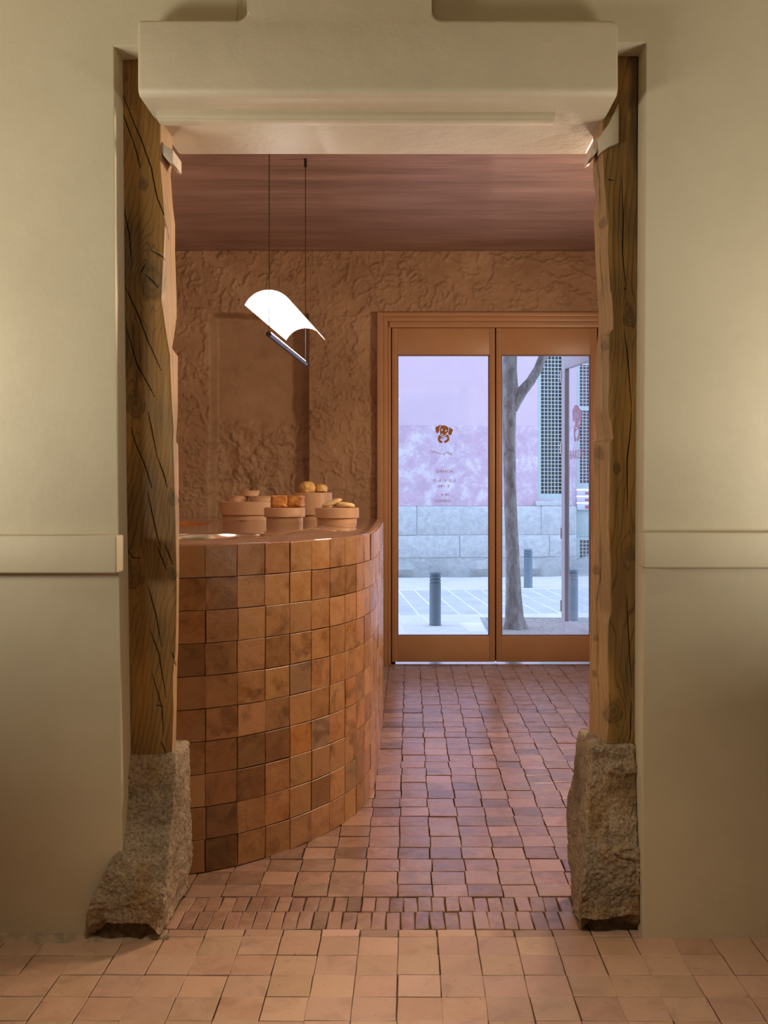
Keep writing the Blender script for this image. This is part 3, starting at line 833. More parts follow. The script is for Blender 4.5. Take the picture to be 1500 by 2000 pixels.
def stone(name, label, left, rows, seed):
    """rows: py at the front, front outer px, front inner px, rear inner px, front depth, rear depth"""
    R = np.array(rows, float); n_z = 190; nf, ns, nb = 110, 70, 8
    t = np.linspace(0, 1, n_z)
    zr_ = np.array([Z(r_[0], r_[4]) for r_ in rows]); zz = np.linspace(zr_[0], zr_[-1], n_z)
    I = lambda k: np.interp(-zz, -zr_, k)
    fo = I(np.array([X(r_[1], r_[4]) for r_ in rows])); fi = I(np.array([X(r_[2], r_[4]) for r_ in rows]))
    ri = I(np.array([X(r_[3], r_[5]) for r_ in rows])); df = I(R[:, 4]); dr = I(R[:, 5])
    u = np.linspace(0, 1, nf)[None]; s_ = np.linspace(0, 1, ns + 1)[1:][None]; b_ = np.linspace(0, 1, nb + 1)[1:][None]; c_ = np.linspace(0, 1, nb + 1)[1:-1][None]
    Xs = np.concatenate([fo[:, None] + (fi - fo)[:, None] * u, fi[:, None] + (ri - fi)[:, None] * s_, ri[:, None] + (fo - ri)[:, None] * b_, fo[:, None] + 0 * c_], 1)
    Ys = np.concatenate([df[:, None] + 0 * u, df[:, None] + (dr - df)[:, None] * s_, dr[:, None] + 0 * b_, dr[:, None] + (df - dr)[:, None] * c_], 1)
    Zs = np.repeat(zz[:, None], Xs.shape[1], 1); nc = Xs.shape[1]
    sgn = 1 if left else -1
    nx = np.zeros(nc); ny = np.zeros(nc); ny[:nf] = -1; nx[nf:nf + ns] = sgn; ny[nf + ns:nf + ns + nb] = 1; nx[nf + ns + nb:] = -sgn
    sig = 3
    ker = np.exp(-(np.arange(-15, 16) / sig) ** 2 / 2); ker /= ker.sum()
    pad = lambda a: np.convolve(np.concatenate([a[-15:], a, a[:15]]), ker, 'valid')
    sx_, sy_ = pad(nx), pad(ny); nl = np.hypot(sx_, sy_) + 1e-6
    rough = fbm(Xs * 7, Ys * 7, Zs * 7, 3, seed); fine = fbm(Xs * 26, Ys * 26, Zs * 26, 4, seed + 4); grain = fbm(Xs * 90, Ys * 90, Zs * 90, 2, seed + 8)
    chip = np.abs(fbm(Xs * 12 + 3 * rough, Ys * 12, Zs * 9, 3, seed + 6))
    dis = 0.008 * rough + 0.006 * fine + 0.003 * grain + (0.014 * np.clip(chip - 0.1, 0, 1) * (ny[None] < -0.5) if not left else 0.004 * chip)
    # round the arrises
    corner = np.zeros(nc)
    for c in (0, nf - 1, nf + ns - 1): corner += np.exp(-((np.arange(nc) - c) / 2.5) ** 2)
    dis = dis - 0.004 * corner[None]
    topf = np.clip((np.arange(n_z) / 9), 0, 1); topr = np.sqrt(1 - (1 - topf) ** 2)
    dis = dis - (1 - topr)[:, None] * 0.014
    Xs2 = Xs + (sx_ / nl)[None] * dis; Ys2 = Ys + (sy_ / nl)[None] * dis
    # ragged lower edge
    Zs2 = Zs.copy(); low = sm(0.6, 1.0, np.linspace(0, 1, n_z))[:, None]
    fm = np.clip(sx_ * 0 - sy_, 0, 1)[None] * (np.arange(nc) < nf + 6)[None]
    Zs2 = Zs2 + low * fm * ((0.040 if left else 0.048) + 0.022 * fbm(Xs * 14, Ys * 14, 0 * Zs, 3, seed + 2))
    colv = 0.80 + 0.35 * fbm(Xs * 5, Ys * 5, Zs * 5, 3, seed + 12) - 0.25 * np.clip(-rough - 0.1, 0, 1) - 0.35 * np.clip(-fine - 0.12, 0, 1)
    lich = sm(0.1, 0.45, fbm(Xs * 8, Ys * 8, Zs * 5, 4, seed + 14))[..., None]
    col = np.repeat(colv[..., None], 3, 2) * (1 - lich * np.array([0.15, 0.28, 0.5]) * (nx[None, :, None] == 0))
    V = np.stack([Xs2, Ys2, Zs2], -1).reshape(-1, 3)
    i = np.arange(n_z - 1)[:, None]; j = np.arange(nc)[None]; jn = (j + 1) % nc
    q = np.stack([i * nc + j, i * nc + jn, (i + 1) * nc + jn, (i + 1) * nc + j], -1).reshape(-1, 4)
    # top and bottom caps as fans of concentric shrinking rings
    caps_v = []; caps_f = []; caps_c = []
    nbase = len(V)
    for row, dz in ((0, 0.004), (n_z - 1, 0.0)):
        ring0 = np.arange(nc) + row * nc; cen = V[ring0].mean(0); prev = ring0
        for f_ in (0.85, 0.6, 0.3):
            vv = cen + (V[ring0] - cen) * f_
            vv[:, 2] = V[ring0][:, 2] * f_ + cen[2] * (1 - f_) + dz + 0.006 * fbm(vv[:, 0] * 20, vv[:, 1] * 20, 0 * vv[:, 0], 3, seed + 20) * (1 if row == 0 else 0)
            ids = nbase + len(caps_v) * nc + np.arange(nc); caps_v.append(vv); caps_c.append(col.reshape(-1, 3)[ring0])
            k = np.arange(nc); kn_ = (k + 1) % nc
            caps_f.append(np.stack([prev[k], ids[k], ids[kn_], prev[kn_]], -1)); prev = ids
        caps_f.append(np.array([[prev[k], prev[(k + 1) % nc], prev[nc // 2 if False else (nc - 1 - k)], prev[nc - 1 - k]] for k in range(0)]).reshape(-1, 4).astype(int))
    V = np.concatenate([V] + caps_v); cc = np.concatenate([col.reshape(-1, 3)] + caps_c)
    q = np.concatenate([q] + caps_f)
    o = np_mesh(name, V, q, M['granite'], cols=cc)
    bm = bmesh.new(); bm.from_mesh(o.data); bmesh.ops.holes_fill(bm, edges=[e for e in bm.edges if e.is_boundary], sides=0)
    bmesh.ops.recalc_face_normals(bm, faces=bm.faces); bm.to_mesh(o.data); bm.free()
    return tag(o, label, 'stone')


sl = stone('stone_base', 'rough granite block under the left timber post, bulging out over the wall at its foot', True,
           [(1476, 247, 345, 369, 2.885, 3.07), (1540, 245, 341, 371, 2.87, 3.09), (1610, 242, 337, 372, 2.85, 3.11), (1650, 238, 333, 372, 2.82, 3.12), (1680, 214, 330, 373, 2.80, 3.12), (1710, 196, 326, 375, 2.785, 3.13), (1750, 181, 322, 379, 2.775, 3.14), (1785, 170, 316, 376, 2.77, 3.14), (1814, 166, 308, 368, 2.775, 3.14), (1836, 168, 306, 370, 2.775, 3.14)], 300)
sr = stone('stone_base', 'tall tapering granite block under the right timber post, flush with the wall', False,
           [(1455, 1242, 1156, 1128, 2.885, 3.09), (1550, 1246, 1151, 1118, 2.87, 3.10), (1640, 1248, 1145, 1106, 2.85, 3.12), (1700, 1250, 1140, 1107, 2.835, 3.12), (1745, 1251, 1137, 1110, 2.83, 3.12), (1796, 1252, 1133, 1116, 2.83, 3.12), (1822, 1253, 1132, 1118, 2.83, 3.12)], 400)
for par, x0, x1, ya, yb2 in ((sl, X(178, 2.8), X(300, 2.8), 2.797, 3.0), (sr, X(1150, 2.85), X(1250, 2.85), 2.86, 3.0)):
    n = 26; vs = []; fs = []
    for k, zz in enumerate((-0.012, 0.03, 0.075)):
        for q_ in range(n):
            a = 2 * PI * q_ / n; cxm, cym = (x0 + x1) / 2, (ya + yb2) / 2
            ca, sa = math.cos(a), math.sin(a); rr = 1 / max(abs(ca), abs(sa)) * (1.0 - 0.03 * k) * (1 + 0.05 * math.sin(q_ * 5.3 + k))
            vs.append((cxm + ca * rr * (x1 - x0) / 2, cym + sa * rr * (yb2 - ya) / 2, zz))
    for k in range(2):
        for q_ in range(n): fs.append((k * n + q_, k * n + (q_ + 1) % n, (k + 1) * n + (q_ + 1) % n, (k + 1) * n + q_))
    fs.append(tuple(2 * n + q_ for q_ in range(n)))
    MB().add(vs, fs).obj('mortar_bed', M['mortar'], par, smooth=True)

# ------------------------------------------------------------------ tiled counter
ZT = 1.095
cnt_o = thing('counter', (-1.0, 4.6, 0), 'curved bar counter faced with square glossy terracotta tiles, polished reddish top', 'counter')


def offset(pts, d):
    p = np.array(pts, float); t = np.gradient(p, axis=0); t /= np.hypot(*t.T)[:, None]
    return np.stack([p[:, 0] - t[:, 1] * d, p[:, 1] + t[:, 0] * d], 1)   # to the left of the running direction


inner = offset(OUT, 0.016)
void = [(-2.58, 5.57), (-1.32, 5.57)] + [(-1.32 + 0.27 * math.cos(math.radians(a)), 5.16 + 0.41 * math.sin(math.radians(a))) for a in range(75, -90, -15)] + [(-1.32, 4.75), (-2.58, 4.75)]
body = [tuple(p) for p in inner] + void
core_o = MB().prism(body, 'z', 0.0, ZT - 0.024).obj('core', M['grout'], cnt_o)
topo = [tuple(p) for p in offset(OUT, 0.014)] + void   # the rim of the sink lies flush in it
ct = MB().prism(topo, 'z', ZT - 0.022, ZT)
# sink cut-out: a round bowl set in the top; the bowl has its own rim
top_o = ct.obj('counter_top', M['top'], cnt_o, bevel=0.003)
# service side lining; lamp light on this wall is put into its orange
li = MB()
vv_ = void
for a, b in zip(vv_, vv_[1:]):
    li.add([(a[0], a[1], 0.0), (b[0], b[1], 0.0), (b[0], b[1], ZT - 0.002), (a[0], a[1], ZT - 0.002)], [(0, 1, 2, 3)])
lo = li.obj('service_lining', M['orange_inner'], cnt_o, recalc=False)
sd = lo.modifiers.new('thick', 'SOLIDIFY'); sd.thickness = 0.006; sd.offset = 0
# tiles
rc, sarr = resample(OUT, TS)
p = np.array(OUT, float); seg = np.hypot(*np.diff(p, axis=0).T); cs = np.concatenate([[0], np.cumsum(seg)])
s_ref = cs[np.argmin(np.hypot(p[:, 0] + 0.692, p[:, 1] - 3.283))]
NR = 10; RH = (ZT - 0.002) / NR
vct = [slab_mesh('tile', TS - 0.0028, RH - 0.0028, 0.016, 120 + k, M['counter_tile'], 0.0010, 0.0009) for k in range(10)]
rest = []; r = random.Random(11); ncol = 0
k0 = -int(s_ref / TS); k1 = int((cs[-1] - s_ref) / TS)
tl = []
for k in range(k0, k1):
    for j in range(NR):
        s0 = s_ref + k * TS + (0.012 * math.sin(j * 2.3) if k > 8 else 0.002 * math.sin(j * 1.9 + k))
        a = np.array([np.interp(s0, cs, p[:, 0]), np.interp(s0, cs, p[:, 1])]); b = np.array([np.interp(s0 + TS, cs, p[:, 0]), np.interp(s0 + TS, cs, p[:, 1])])
        m_ = (a + b) / 2; t = (b - a) / np.hypot(*(b - a)); nrm = np.array([t[1], -t[0]])
        # face centre sits on the outer line
        R_ = Matrix(((t[0], 0, nrm[0]), (t[1], 0, nrm[1]), (0, 1, 0))).to_4x4()
        loc = Vector((m_[0] - nrm[0] * 0.016, m_[1] - nrm[1] * 0.016, (j + 0.5) * RH))
        m4 = Matrix.Translation(loc) @ R_ @ Matrix.Rotation(r.uniform(-0.006, 0.006), 4, 'Z') @ Matrix.Rotation(r.uniform(-0.008, 0.008), 4, 'X') @ Matrix.Rotation(r.uniform(-0.008, 0.008), 4, 'Y') @ Matrix.Translation((0, 0, r.uniform(-0.0012, 0.0012)))
        vis = m_[0] > -0.86 and m_[1] < 6.0 and k < 26
        q = tint(r, 0.16)
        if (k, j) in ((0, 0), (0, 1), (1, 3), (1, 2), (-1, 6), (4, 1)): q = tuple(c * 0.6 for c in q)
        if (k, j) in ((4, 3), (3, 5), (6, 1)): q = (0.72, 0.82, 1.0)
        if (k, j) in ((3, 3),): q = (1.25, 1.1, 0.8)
        tl.append((vis, m_, m4, q))
n_vis = 0
for vis, m_, m4, q in tl:
    if vis and n_vis < 300: place('tile', r.choice(vct), cnt_o, m4, q); n_vis += 1
    else: rest.append((r.choice(vct), m4))
join_slabs('hidden_tiles', rest, cnt_o, M['counter_tile'])
# the sink: a steel bowl with a flat rim, hung in a round hole cut through the top
sc_ = (-0.815, 3.90)
cut = MB().lathe([(0.243, ZT - 0.30), (0.243, ZT - 0.0012), (0.2665, ZT - 0.0012), (0.2665, ZT + 0.1)], (sc_[0], sc_[1], 0), 72).obj('cutter', M['grout'])
for ob in (top_o, core_o):
    bo = ob.modifiers.new('hole', 'BOOLEAN'); bo.operation = 'DIFFERENCE'; bo.object = cut; bo.solver = 'EXACT'
    bpy.context.view_layer.update()
    nm_ = bpy.data.meshes.new_from_object(ob.evaluated_get(bpy.context.evaluated_depsgraph_get()))
    ob.modifiers.clear(); ob.data = nm_
bpy.data.objects.remove(cut)
sk = MB().lathe([(0.266, -0.001), (0.266, -0.0002), (0.262, 0.0001), (0.252, 0.0001), (0.2425, -0.0006), (0.238, -0.004), (0.234, -0.03), (0.225, -0.12), (0.205, -0.15), (0.10, -0.158), (0.0005, -0.16)], (sc_[0], sc_[1], ZT), 96, caps=False)
sk.obj('sink', M['steel'], cnt_o, smooth=True, angle=60, recalc=False)['label'] = 'round steel sink bowl with a flat rim'

# ------------------------------------------------------------------ display stands and pastries


def stand(px, d, dia, hd, hb, label, inset=0.012):
    x = X(px, d); t = thing('display_stand', (x, d, ZT), label, 'stand', None)
    R_ = dia / 2
    MB().lathe([(R_ - inset, 0), (R_ - inset, hb + 0.002)], (x, d, ZT), 72).obj('foot', M['stand'], t, smooth=True)
    MB().lathe([(R_ - 0.002, hb), (R_, hb + 0.002), (R_, hb + hd - 0.003), (R_ - 0.003, hb + hd)], (x, d, ZT), 72).obj('drum', M['stand'], t, smooth=True)
    return x, d, ZT + hb + hd


A_ = stand(491, 6.05, 0.375, 0.080, 0.028, 'wide low clay-coloured round stand holding the three tarts')
B_ = stand(610.5, 6.06, 0.241, 0.137, 0.026, 'tallest clay-coloured round stand, behind, holding the two round buns')
C_ = stand(556, 5.58, 0.231, 0.053, 0.027, 'small clay-coloured round stand holding the two square brown pastries')
D_ = stand(658, 5.36, 0.2395, 0.055, 0.028, 'clay-coloured round stand nearest the counter edge, holding the two pale cookies')


def tart(px, d, z, dia, h_, label, seed):
    x = X(px, d); n = 72; t = thing('tart', (x, d, z), label, 'tart', 'tarts in paper cups'); R_ = dia / 2
    mb = MB(); vs = []; fs = []
    for k, (rf, zf, fl_) in enumerate(((0.80, 0, 0.0), (0.82, 0.02, 0.6), (0.97, 0.86, 1.0), (1.0, 0.92, 0.2), (0.985, 1.0, 0.2), (0.93, 0.97, 0))):
        for q in range(n):
            a = 2 * PI * q / n; rr = R_ * rf * (1 + 0.022 * fl_ * math.cos(q * PI)); vs.append((x + rr * math.cos(a), d + rr * math.sin(a), z + h_ * zf))
    for k in range(5):
        for q in range(n): fs.append((k * n + q, k * n + (q + 1) % n, (k + 1) * n + (q + 1) % n, (k + 1) * n + q))
    fs.append(tuple(range(n - 1, -1, -1)))
    mb.add(vs, fs); mb.obj('paper_cup', M['paper_cup'], t, recalc=False)
    rr = random.Random(seed)
    prof_ = [(R_ * 1.01, h_ * 0.9), (R_ * 1.035, h_ * 0.97), (R_ * 1.0, h_ * 1.07), (R_ * 0.9, h_ * 1.04), (R_ * 0.6, h_ * 0.99), (R_ * 0.2, h_ * 1.0), (0.0005, h_ * 1.0)]
    vs = []; n2_ = 40
    for i, (r_, z_) in enumerate(prof_):
        for q in range(n2_):
            a = 2 * PI * q / n2_; w_ = 1 + 0.02 * math.sin(3 * a + seed) + 0.012 * math.sin(7 * a + seed * 2)
            vs.append((x + r_ * w_ * math.cos(a), d + r_ * w_ * math.sin(a), z + z_ + 0.0015 * math.sin(4 * a + seed)))
    fs = [(i * n2_ + q, i * n2_ + (q + 1) % n2_, (i + 1) * n2_ + (q + 1) % n2_, (i + 1) * n2_ + q) for i in range(len(prof_) - 1) for q in range(n2_)]
    MB().add(vs, fs).obj('crust', M['tart_top'], t, smooth=True)


za = A_[2]
tart(465, 6.02, za, 0.128, 0.032, 'tart in a pleated paper cup, front left of the three on the wide stand', 1)
tart(510, 6.00, za, 0.128, 0.032, 'tart in a pleated paper cup, front right of the three on the wide stand', 2)
tart(487, 6.02, za + 0.0335, 0.126, 0.032, 'tart in a pleated paper cup, stacked on top of the other two', 3)


def blob(name, label, cat, group, c, rad, mat, seed, rot=(0, 0, 0), amp=0.05, power=2.0, freq=3.0, n=48, flat_bottom=None, twist=None):
    """superellipsoid with a baked, uneven surface"""
    th = np.linspace(0, 2 * PI, n, endpoint=False); phi = np.linspace(-PI / 2, PI / 2, n // 2)
    T, P_ = np.meshgrid(th, phi)
    e = 2.0 / power
    sp = lambda a: np.sign(a) * np.abs(a) ** e
    vx = sp(np.cos(P_)) * sp(np.cos(T)); vy = sp(np.cos(P_)) * sp(np.sin(T)); vz = sp(np.sin(P_))
    k = 1 + amp * fbm(vx * freq + seed, vy * freq, vz * freq, 4, seed)
    if twist is not None: k = k + twist(vx, vy, vz)
    V = np.stack([vx * k * rad[0], vy * k * rad[1], vz * k * rad[2]], -1).reshape(-1, 3)
    if flat_bottom is not None: V[:, 2] = np.maximum(V[:, 2], flat_bottom * rad[2])
    R_ = np.array((Matrix.Rotation(rot[2], 3, 'Z') @ Matrix.Rotation(rot[1], 3, 'Y') @ Matrix.Rotation(rot[0], 3, 'X')))
    V = V @ R_.T
    V = V - np.array([0, 0, V[:, 2].min()]) + np.array(c)
    m_, nn = P_.shape; i = np.arange(m_ - 1)[:, None]; j = np.arange(nn)[None]; jn = (j + 1) % nn
    q = np.stack([i * nn + j, i * nn + jn, (i + 1) * nn + jn, (i + 1) * nn + j], -1).reshape(-1, 4)
    o = np_mesh(name, V - np.array(c), q, mat); o.location = c
    return tag(o, label, cat, group)


lam = lambda vx, vy, vz: 0.045 * np.sin(vz * 9 + vx * 2.2 + 1.5 * np.sin(vx * 3 + vy * 2)) * (np.abs(vz) < 0.93)
blob('layered_pastry', 'square brown layered pastry, left of the two on the small stand', 'pastry', 'square layered pastries', (X(545, 5.56), 5.56, C_[2]), (0.046, 0.046, 0.034), M['cube_pastry'], 5, (0, 0, 0.15), 0.10, 7.0, 2.5, 56, None, lam)
blob('layered_pastry', 'square brown layered pastry, right of the two on the small stand', 'pastry', 'square layered pastries', (X(578.5, 5.59), 5.59, C_[2]), (0.043, 0.044, 0.033), M['cube_pastry'], 6, (0, 0, -0.1), 0.10, 7.0, 2.5, 56, None, lam)
fold = lambda vx, vy, vz: -0.07 * np.exp(-((vz - 0.05 - 0.25 * np.sin(vx * 2.5 + vy)) / 0.10) ** 2) + 0.035 * np.sin(np.arctan2(vy, vx) * 9 + 5 * vz) * (vz > 0)
blob('round_bun', 'larger golden round bun, left on the tallest stand', 'bun', 'round golden buns', (X(601, 6.03), 6.03, B_[2]), (0.047, 0.046, 0.040), M['bun'], 8, (0.1, -0.12, 0.4), 0.14, 2.2, 2.5, 56, -0.55, fold)
blob('round_bun', 'smaller golden round bun, right on the tallest stand', 'bun', 'round golden buns', (X(627, 6.06), 6.06, B_[2]), (0.036, 0.038, 0.031), M['bun'], 9, (0, 0.1, 1.4), 0.14, 2.2, 2.5, 56, -0.6, fold)
blob('cookie', 'pale cookie lying flat on the stand nearest the counter edge', 'cookie', 'pale cookies', (X(673, 5.36), 5.36, D_[2]), (0.055, 0.055, 0.0165), M['cookie'], 12, (0, 0.06, 0.3), 0.12, 2.4, 3.5, 56, -0.7)
blob('cookie', 'pale cookie leaning tilted on the other one', 'cookie', 'pale cookies', (X(648, 5.35), 5.35, D_[2] + 0.001), (0.056, 0.054, 0.0145), M['cookie'], 13, (0.05, -0.36, 0.1), 0.12, 2.4, 3.5, 56, -0.7)

# ------------------------------------------------------------------ pendant lamp
ya, yb_ = 4.20, 5.20
A0 = Vector((-0.600, ya, 1.939)); B0 = Vector((-0.548, yb_, 1.939))
pl = thing('pendant_lamp', (-0.574, 4.70, 1.939), 'slim pendant lamp over the counter, black tube below a glowing white curved sheet', 'lamp')
dirv = (B0 - A0).normalized()
MB().tube([A0, B0], 0.0115, 24).obj('tube', M['tube_metal'], pl, smooth=True, angle=50)
MB().tube([A0 - dirv * 0.004, A0 + dirv * 0.001], 0.0118, 24).obj('end_cap', M['black_metal'], pl, smooth=True, angle=50)
sidev = dirv.cross(Vector((0, 0, 1)))
u0 = A0 + dirv * 0.03 + Vector((0, 0, 0.0105)); u1 = B0 - dirv * 0.03 + Vector((0, 0, 0.0105))
ls = MB(); wv = sidev * 0.0055; zt = Vector((0, 0, 0.0022))
ls.add([u0 - wv, u0 + wv, u1 + wv, u1 - wv, u0 - wv + zt, u0 + wv + zt, u1 + wv + zt, u1 - wv + zt], [(0, 1, 2, 3), (4, 5, 6, 7), (0, 1, 5, 4), (1, 2, 6, 5), (2, 3, 7, 6), (3, 0, 4, 7)])
ls.obj('light_strip', M['led'], pl)
ll = bpy.data.lights.new('strip_light', 'AREA'); ll.shape = 'RECTANGLE'; ll.size = 0.92; ll.size_y = 0.009; ll.energy = 11; ll.color = (1.0, 0.93, 0.86)
lo_ = bpy.data.objects.new('strip_light', ll); C.objects.link(lo_); lo_.parent = pl
lo_.location = (0, 0, 0.0145); lo_.rotation_euler = (PI, 0, PI / 2 - math.atan2(B0.x - A0.x, B0.y - A0.y))
sh = MB(); rad_ = 0.113; half = math.asin(0.102 / rad_); nn = 28; zc = 2.128 - rad_; vs = []
for th_ in (0.0, 0.0012):
    for e in (0, 1):
        c = (A0 if e == 0 else B0)
        for k in range(nn + 1):
            a = -half + 2 * half * k / nn
            vs.append((c.x + (rad_ + th_) * math.sin(a), c.y, zc + (rad_ + th_) * math.cos(a)))
m1 = nn + 1; fs = []
for k in range(nn):
    fs.append((k, k + 1, m1 + k + 1, m1 + k)); fs.append((2 * m1 + k, 3 * m1 + k, 3 * m1 + k + 1, 2 * m1 + k + 1))
    fs.append((k, 2 * m1 + k, 2 * m1 + k + 1, k + 1)); fs.append((m1 + k, m1 + k + 1, 3 * m1 + k + 1, 3 * m1 + k))
fs += [(0, m1, 3 * m1, 2 * m1), (nn, 2 * m1 + nn, 3 * m1 + nn, m1 + nn)]
sh.add(vs, fs).obj('shade', M['shade'], pl, smooth=True, angle=40)
for c in (A0 + dirv * 0.012, B0 - dirv * 0.004):
    MB().tube([c + Vector((0, 0, 0.009)), (c.x, c.y, ZC - 0.03)], 0.0021, 8).obj('cable', M['black_metal'], pl, smooth=True)
    MB().tube([(c.x, c.y, ZC - 0.045), (c.x, c.y, ZC)], 0.008, 16).obj('ceiling_anchor', M['black_metal'], pl, smooth=True, angle=50)

# ------------------------------------------------------------------ glazed street door
dr = bpy.data.objects.new('door_1', None); C.objects.link(dr); dr.location = (0.63, YR, 0); tag(dr, kind='structure')
fx = lambda px: X(px, YR)
fz = lambda py: Z(py, YR)
# casing: three stepped members each side of the opening and over it
XE = 1.46
MB().box((fx(737), 7.150, 0), (fx(748), 7.335, fz(612))).box((fx(748), 7.150, fz(620)), (XE + 0.05, 7.335, fz(612))).box((XE + 0.02, 7.150, 0), (XE + 0.05, 7.335, fz(620))).obj('outer_casing', M['door_paint'], dr, bevel=0.003)
MB().box((fx(748), 7.165, 0), (fx(757), 7.335, fz(620))).box((fx(757), 7.165, fz(629)), (XE + 0.02, 7.335, fz(620))).obj('middle_casing', M['door_paint'], dr, bevel=0.003)
MB().box((fx(757), 7.182, 0), (fx(763.5), 7.335, fz(629))).box((fx(761), 7.168, fz(640.5)), (XE + 0.02, 7.335, fz(629.5))).obj('head_rail', M['door_paint'], dr, bevel=0.003)
zb, zt_, gz0, gz1 = fz(1292.5), fz(641), fz(1242), fz(693)


def leaf(x0, x1, sl_, sr_):
    lf = bpy.data.objects.new('door_leaf', None); C.objects.link(lf); lf.parent = dr; lf.location = (x0 - 0.63, 0, 0)
    y0_, y1_ = 7.195, 7.235
    MB().box((x0, y0_, zb), (x0 + sl_, y1_, zt_)).obj('stile', M['door_paint'], lf, bevel=0.002)
    MB().box((x1 - sr_, y0_, zb), (x1, y1_, zt_)).obj('stile', M['door_paint'], lf, bevel=0.002)
    MB().box((x0 + sl_, y0_, gz1), (x1 - sr_, y1_, zt_)).obj('top_rail', M['door_paint'], lf, bevel=0.002)
    MB().box((x0 + sl_, y0_, zb), (x1 - sr_, y1_, gz0)).obj('bottom_rail', M['door_paint'], lf, bevel=0.002)
    b = 0.006
    bd = MB(); xa, xb = x0 + sl_, x1 - sr_
    bd.box((xa, y0_ + 0.008, gz0), (xa + b, y1_, gz1)); bd.box((xb - b, y0_ + 0.008, gz0), (xb, y1_, gz1)); bd.box((xa + b, y0_ + 0.008, gz1 - b), (xb - b, y1_, gz1)); bd.box((xa + b, y0_ + 0.008, gz0), (xb - b, y1_, gz0 + b))
    bd.obj('glazing_bead', M['door_edge'], lf)
    MB().box((xa + b * 0.5, 7.214, gz0 + b * 0.5), (xb - b * 0.5, 7.219, gz1 - b * 0.5)).obj('glass_pane', M['glass'], lf)
    sc = MB()
    for sx in (x0 + sl_ * 0.45, x1 - sr_ * 0.5):
        for zz in (zb + 0.06, zb + 0.13, 0.45, 0.85, 1.25, 1.65, 2.05, zt_ - 0.13, zt_ - 0.03):
            sc.lathe([(0.0035, 0), (0.0035, 0.003)], (0, 0, 0), 8); 
            for q in range(len(sc.v) - 16, len(sc.v)):
                a = sc.v[q]; sc.v[q] = (sx + a[0], y0_ - 0.002 + a[2], zz + a[1])
    so = sc.obj('screw_heads', M['door_edge'], lf); so['kind'] = 'stuff'
    return lf


lf1 = leaf(fx(765.5), fx(966.5), fx(776.5) - fx(765.5), fx(966.5) - fx(955.5))
lf2 = leaf(fx(969), fx(1166), fx(979.5) - fx(969), fx(1166) - fx(1153))
MB().box((fx(1167), 7.18, 0), (XE + 0.03, 7.33, fz(629))).obj('right_jamb', M['door_edge'], dr)
MB().box((fx(757), 7.238, 0), (fx(772), 7.335, fz(636))).box((fx(962), 7.238, zb), (fx(974), 7.25, zt_)).box((fx(757), 7.238, fz(650)), (XE, 7.335, fz(630))).obj('door_stop', M['door_edge'], dr)
MB().box((DX0 + 0.01, 7.17, -0.012), (XE + 0.05, 7.46, 0.006)).obj('threshold', M['steel'], dr)

# logo and opening hours on the left pane, readable from the street
SD = 7.2125


def cv(name, splines, mat, parent, y=SD, smooth=True, ext=0.0004):
    cu = bpy.data.curves.new(name, 'CURVE'); cu.dimensions = '2D'; cu.fill_mode = 'BOTH'; cu.extrude = ext; cu.resolution_u = 6
    for pts in splines:
        sp = cu.splines.new('BEZIER'); sp.bezier_points.add(len(pts) - 1); sp.use_cyclic_u = True
        for b, (px, py) in zip(sp.bezier_points, pts):
            b.co = (X(820 + px / 10.53, y), Z(810 + py / 10.53, y), 0); b.handle_left_type = b.handle_right_type = 'AUTO' if smooth else 'VECTOR'
    cu.materials.append(mat)
    o = bpy.data.objects.new(name, cu); C.objects.link(o); o.parent = parent
    off = Vector((0, 0, 0)); q = parent
    while q is not None: off += Vector(q.location); q = q.parent
    o.location = Vector((0, y, 0)) - off; o.rotation_euler = (PI / 2, 0, 0)
    return o


def ell(cx_, cy_, a, b, rot=0.0, n=8): return [(cx_ + a * math.cos(2 * PI * k / n) * math.cos(rot) - b * math.sin(2 * PI * k / n) * math.sin(rot), cy_ + a * math.cos(2 * PI * k / n) * math.sin(rot) + b * math.sin(2 * PI * k / n) * math.cos(rot)) for k in range(n)]


head_ = [(452, 222), (520, 225), (582, 262), (590, 315), (562, 372), (515, 425), (470, 440), (430, 425), (415, 370), (412, 300), (428, 248)]
ear1 = [(436, 218), (370, 235), (322, 268), (328, 320), (337, 365), (362, 378), (390, 350), (402, 290), (412, 248)]
ear2 = [(604, 260), (645, 282), (684, 316), (664, 360), (645, 412), (612, 420), (584, 392), (590, 340), (602, 300)]
arms = [(404, 414), (376, 460), (372, 520), (400, 568), (440, 580), (466, 570), (464, 550), (436, 532), (418, 508), (440, 482), (495, 462), (545, 456), (568, 478), (552, 512), (500, 548), (504, 576), (548, 570), (600, 522), (602, 462), (566, 408), (535, 428), (500, 450), (460, 454), (425, 438)]
cv('dog_logo', [head_, ell(455, 311, 14, 20, 0.15), ell(536, 330, 13, 18, 0.15), ell(463, 408, 20, 13), ear1, ear2, arms, [(440, 500), (470, 486), (505, 476), (508, 482), (475, 493), (445, 505)], ell(545, 482, 9, 8)], M['decal'], lf1)


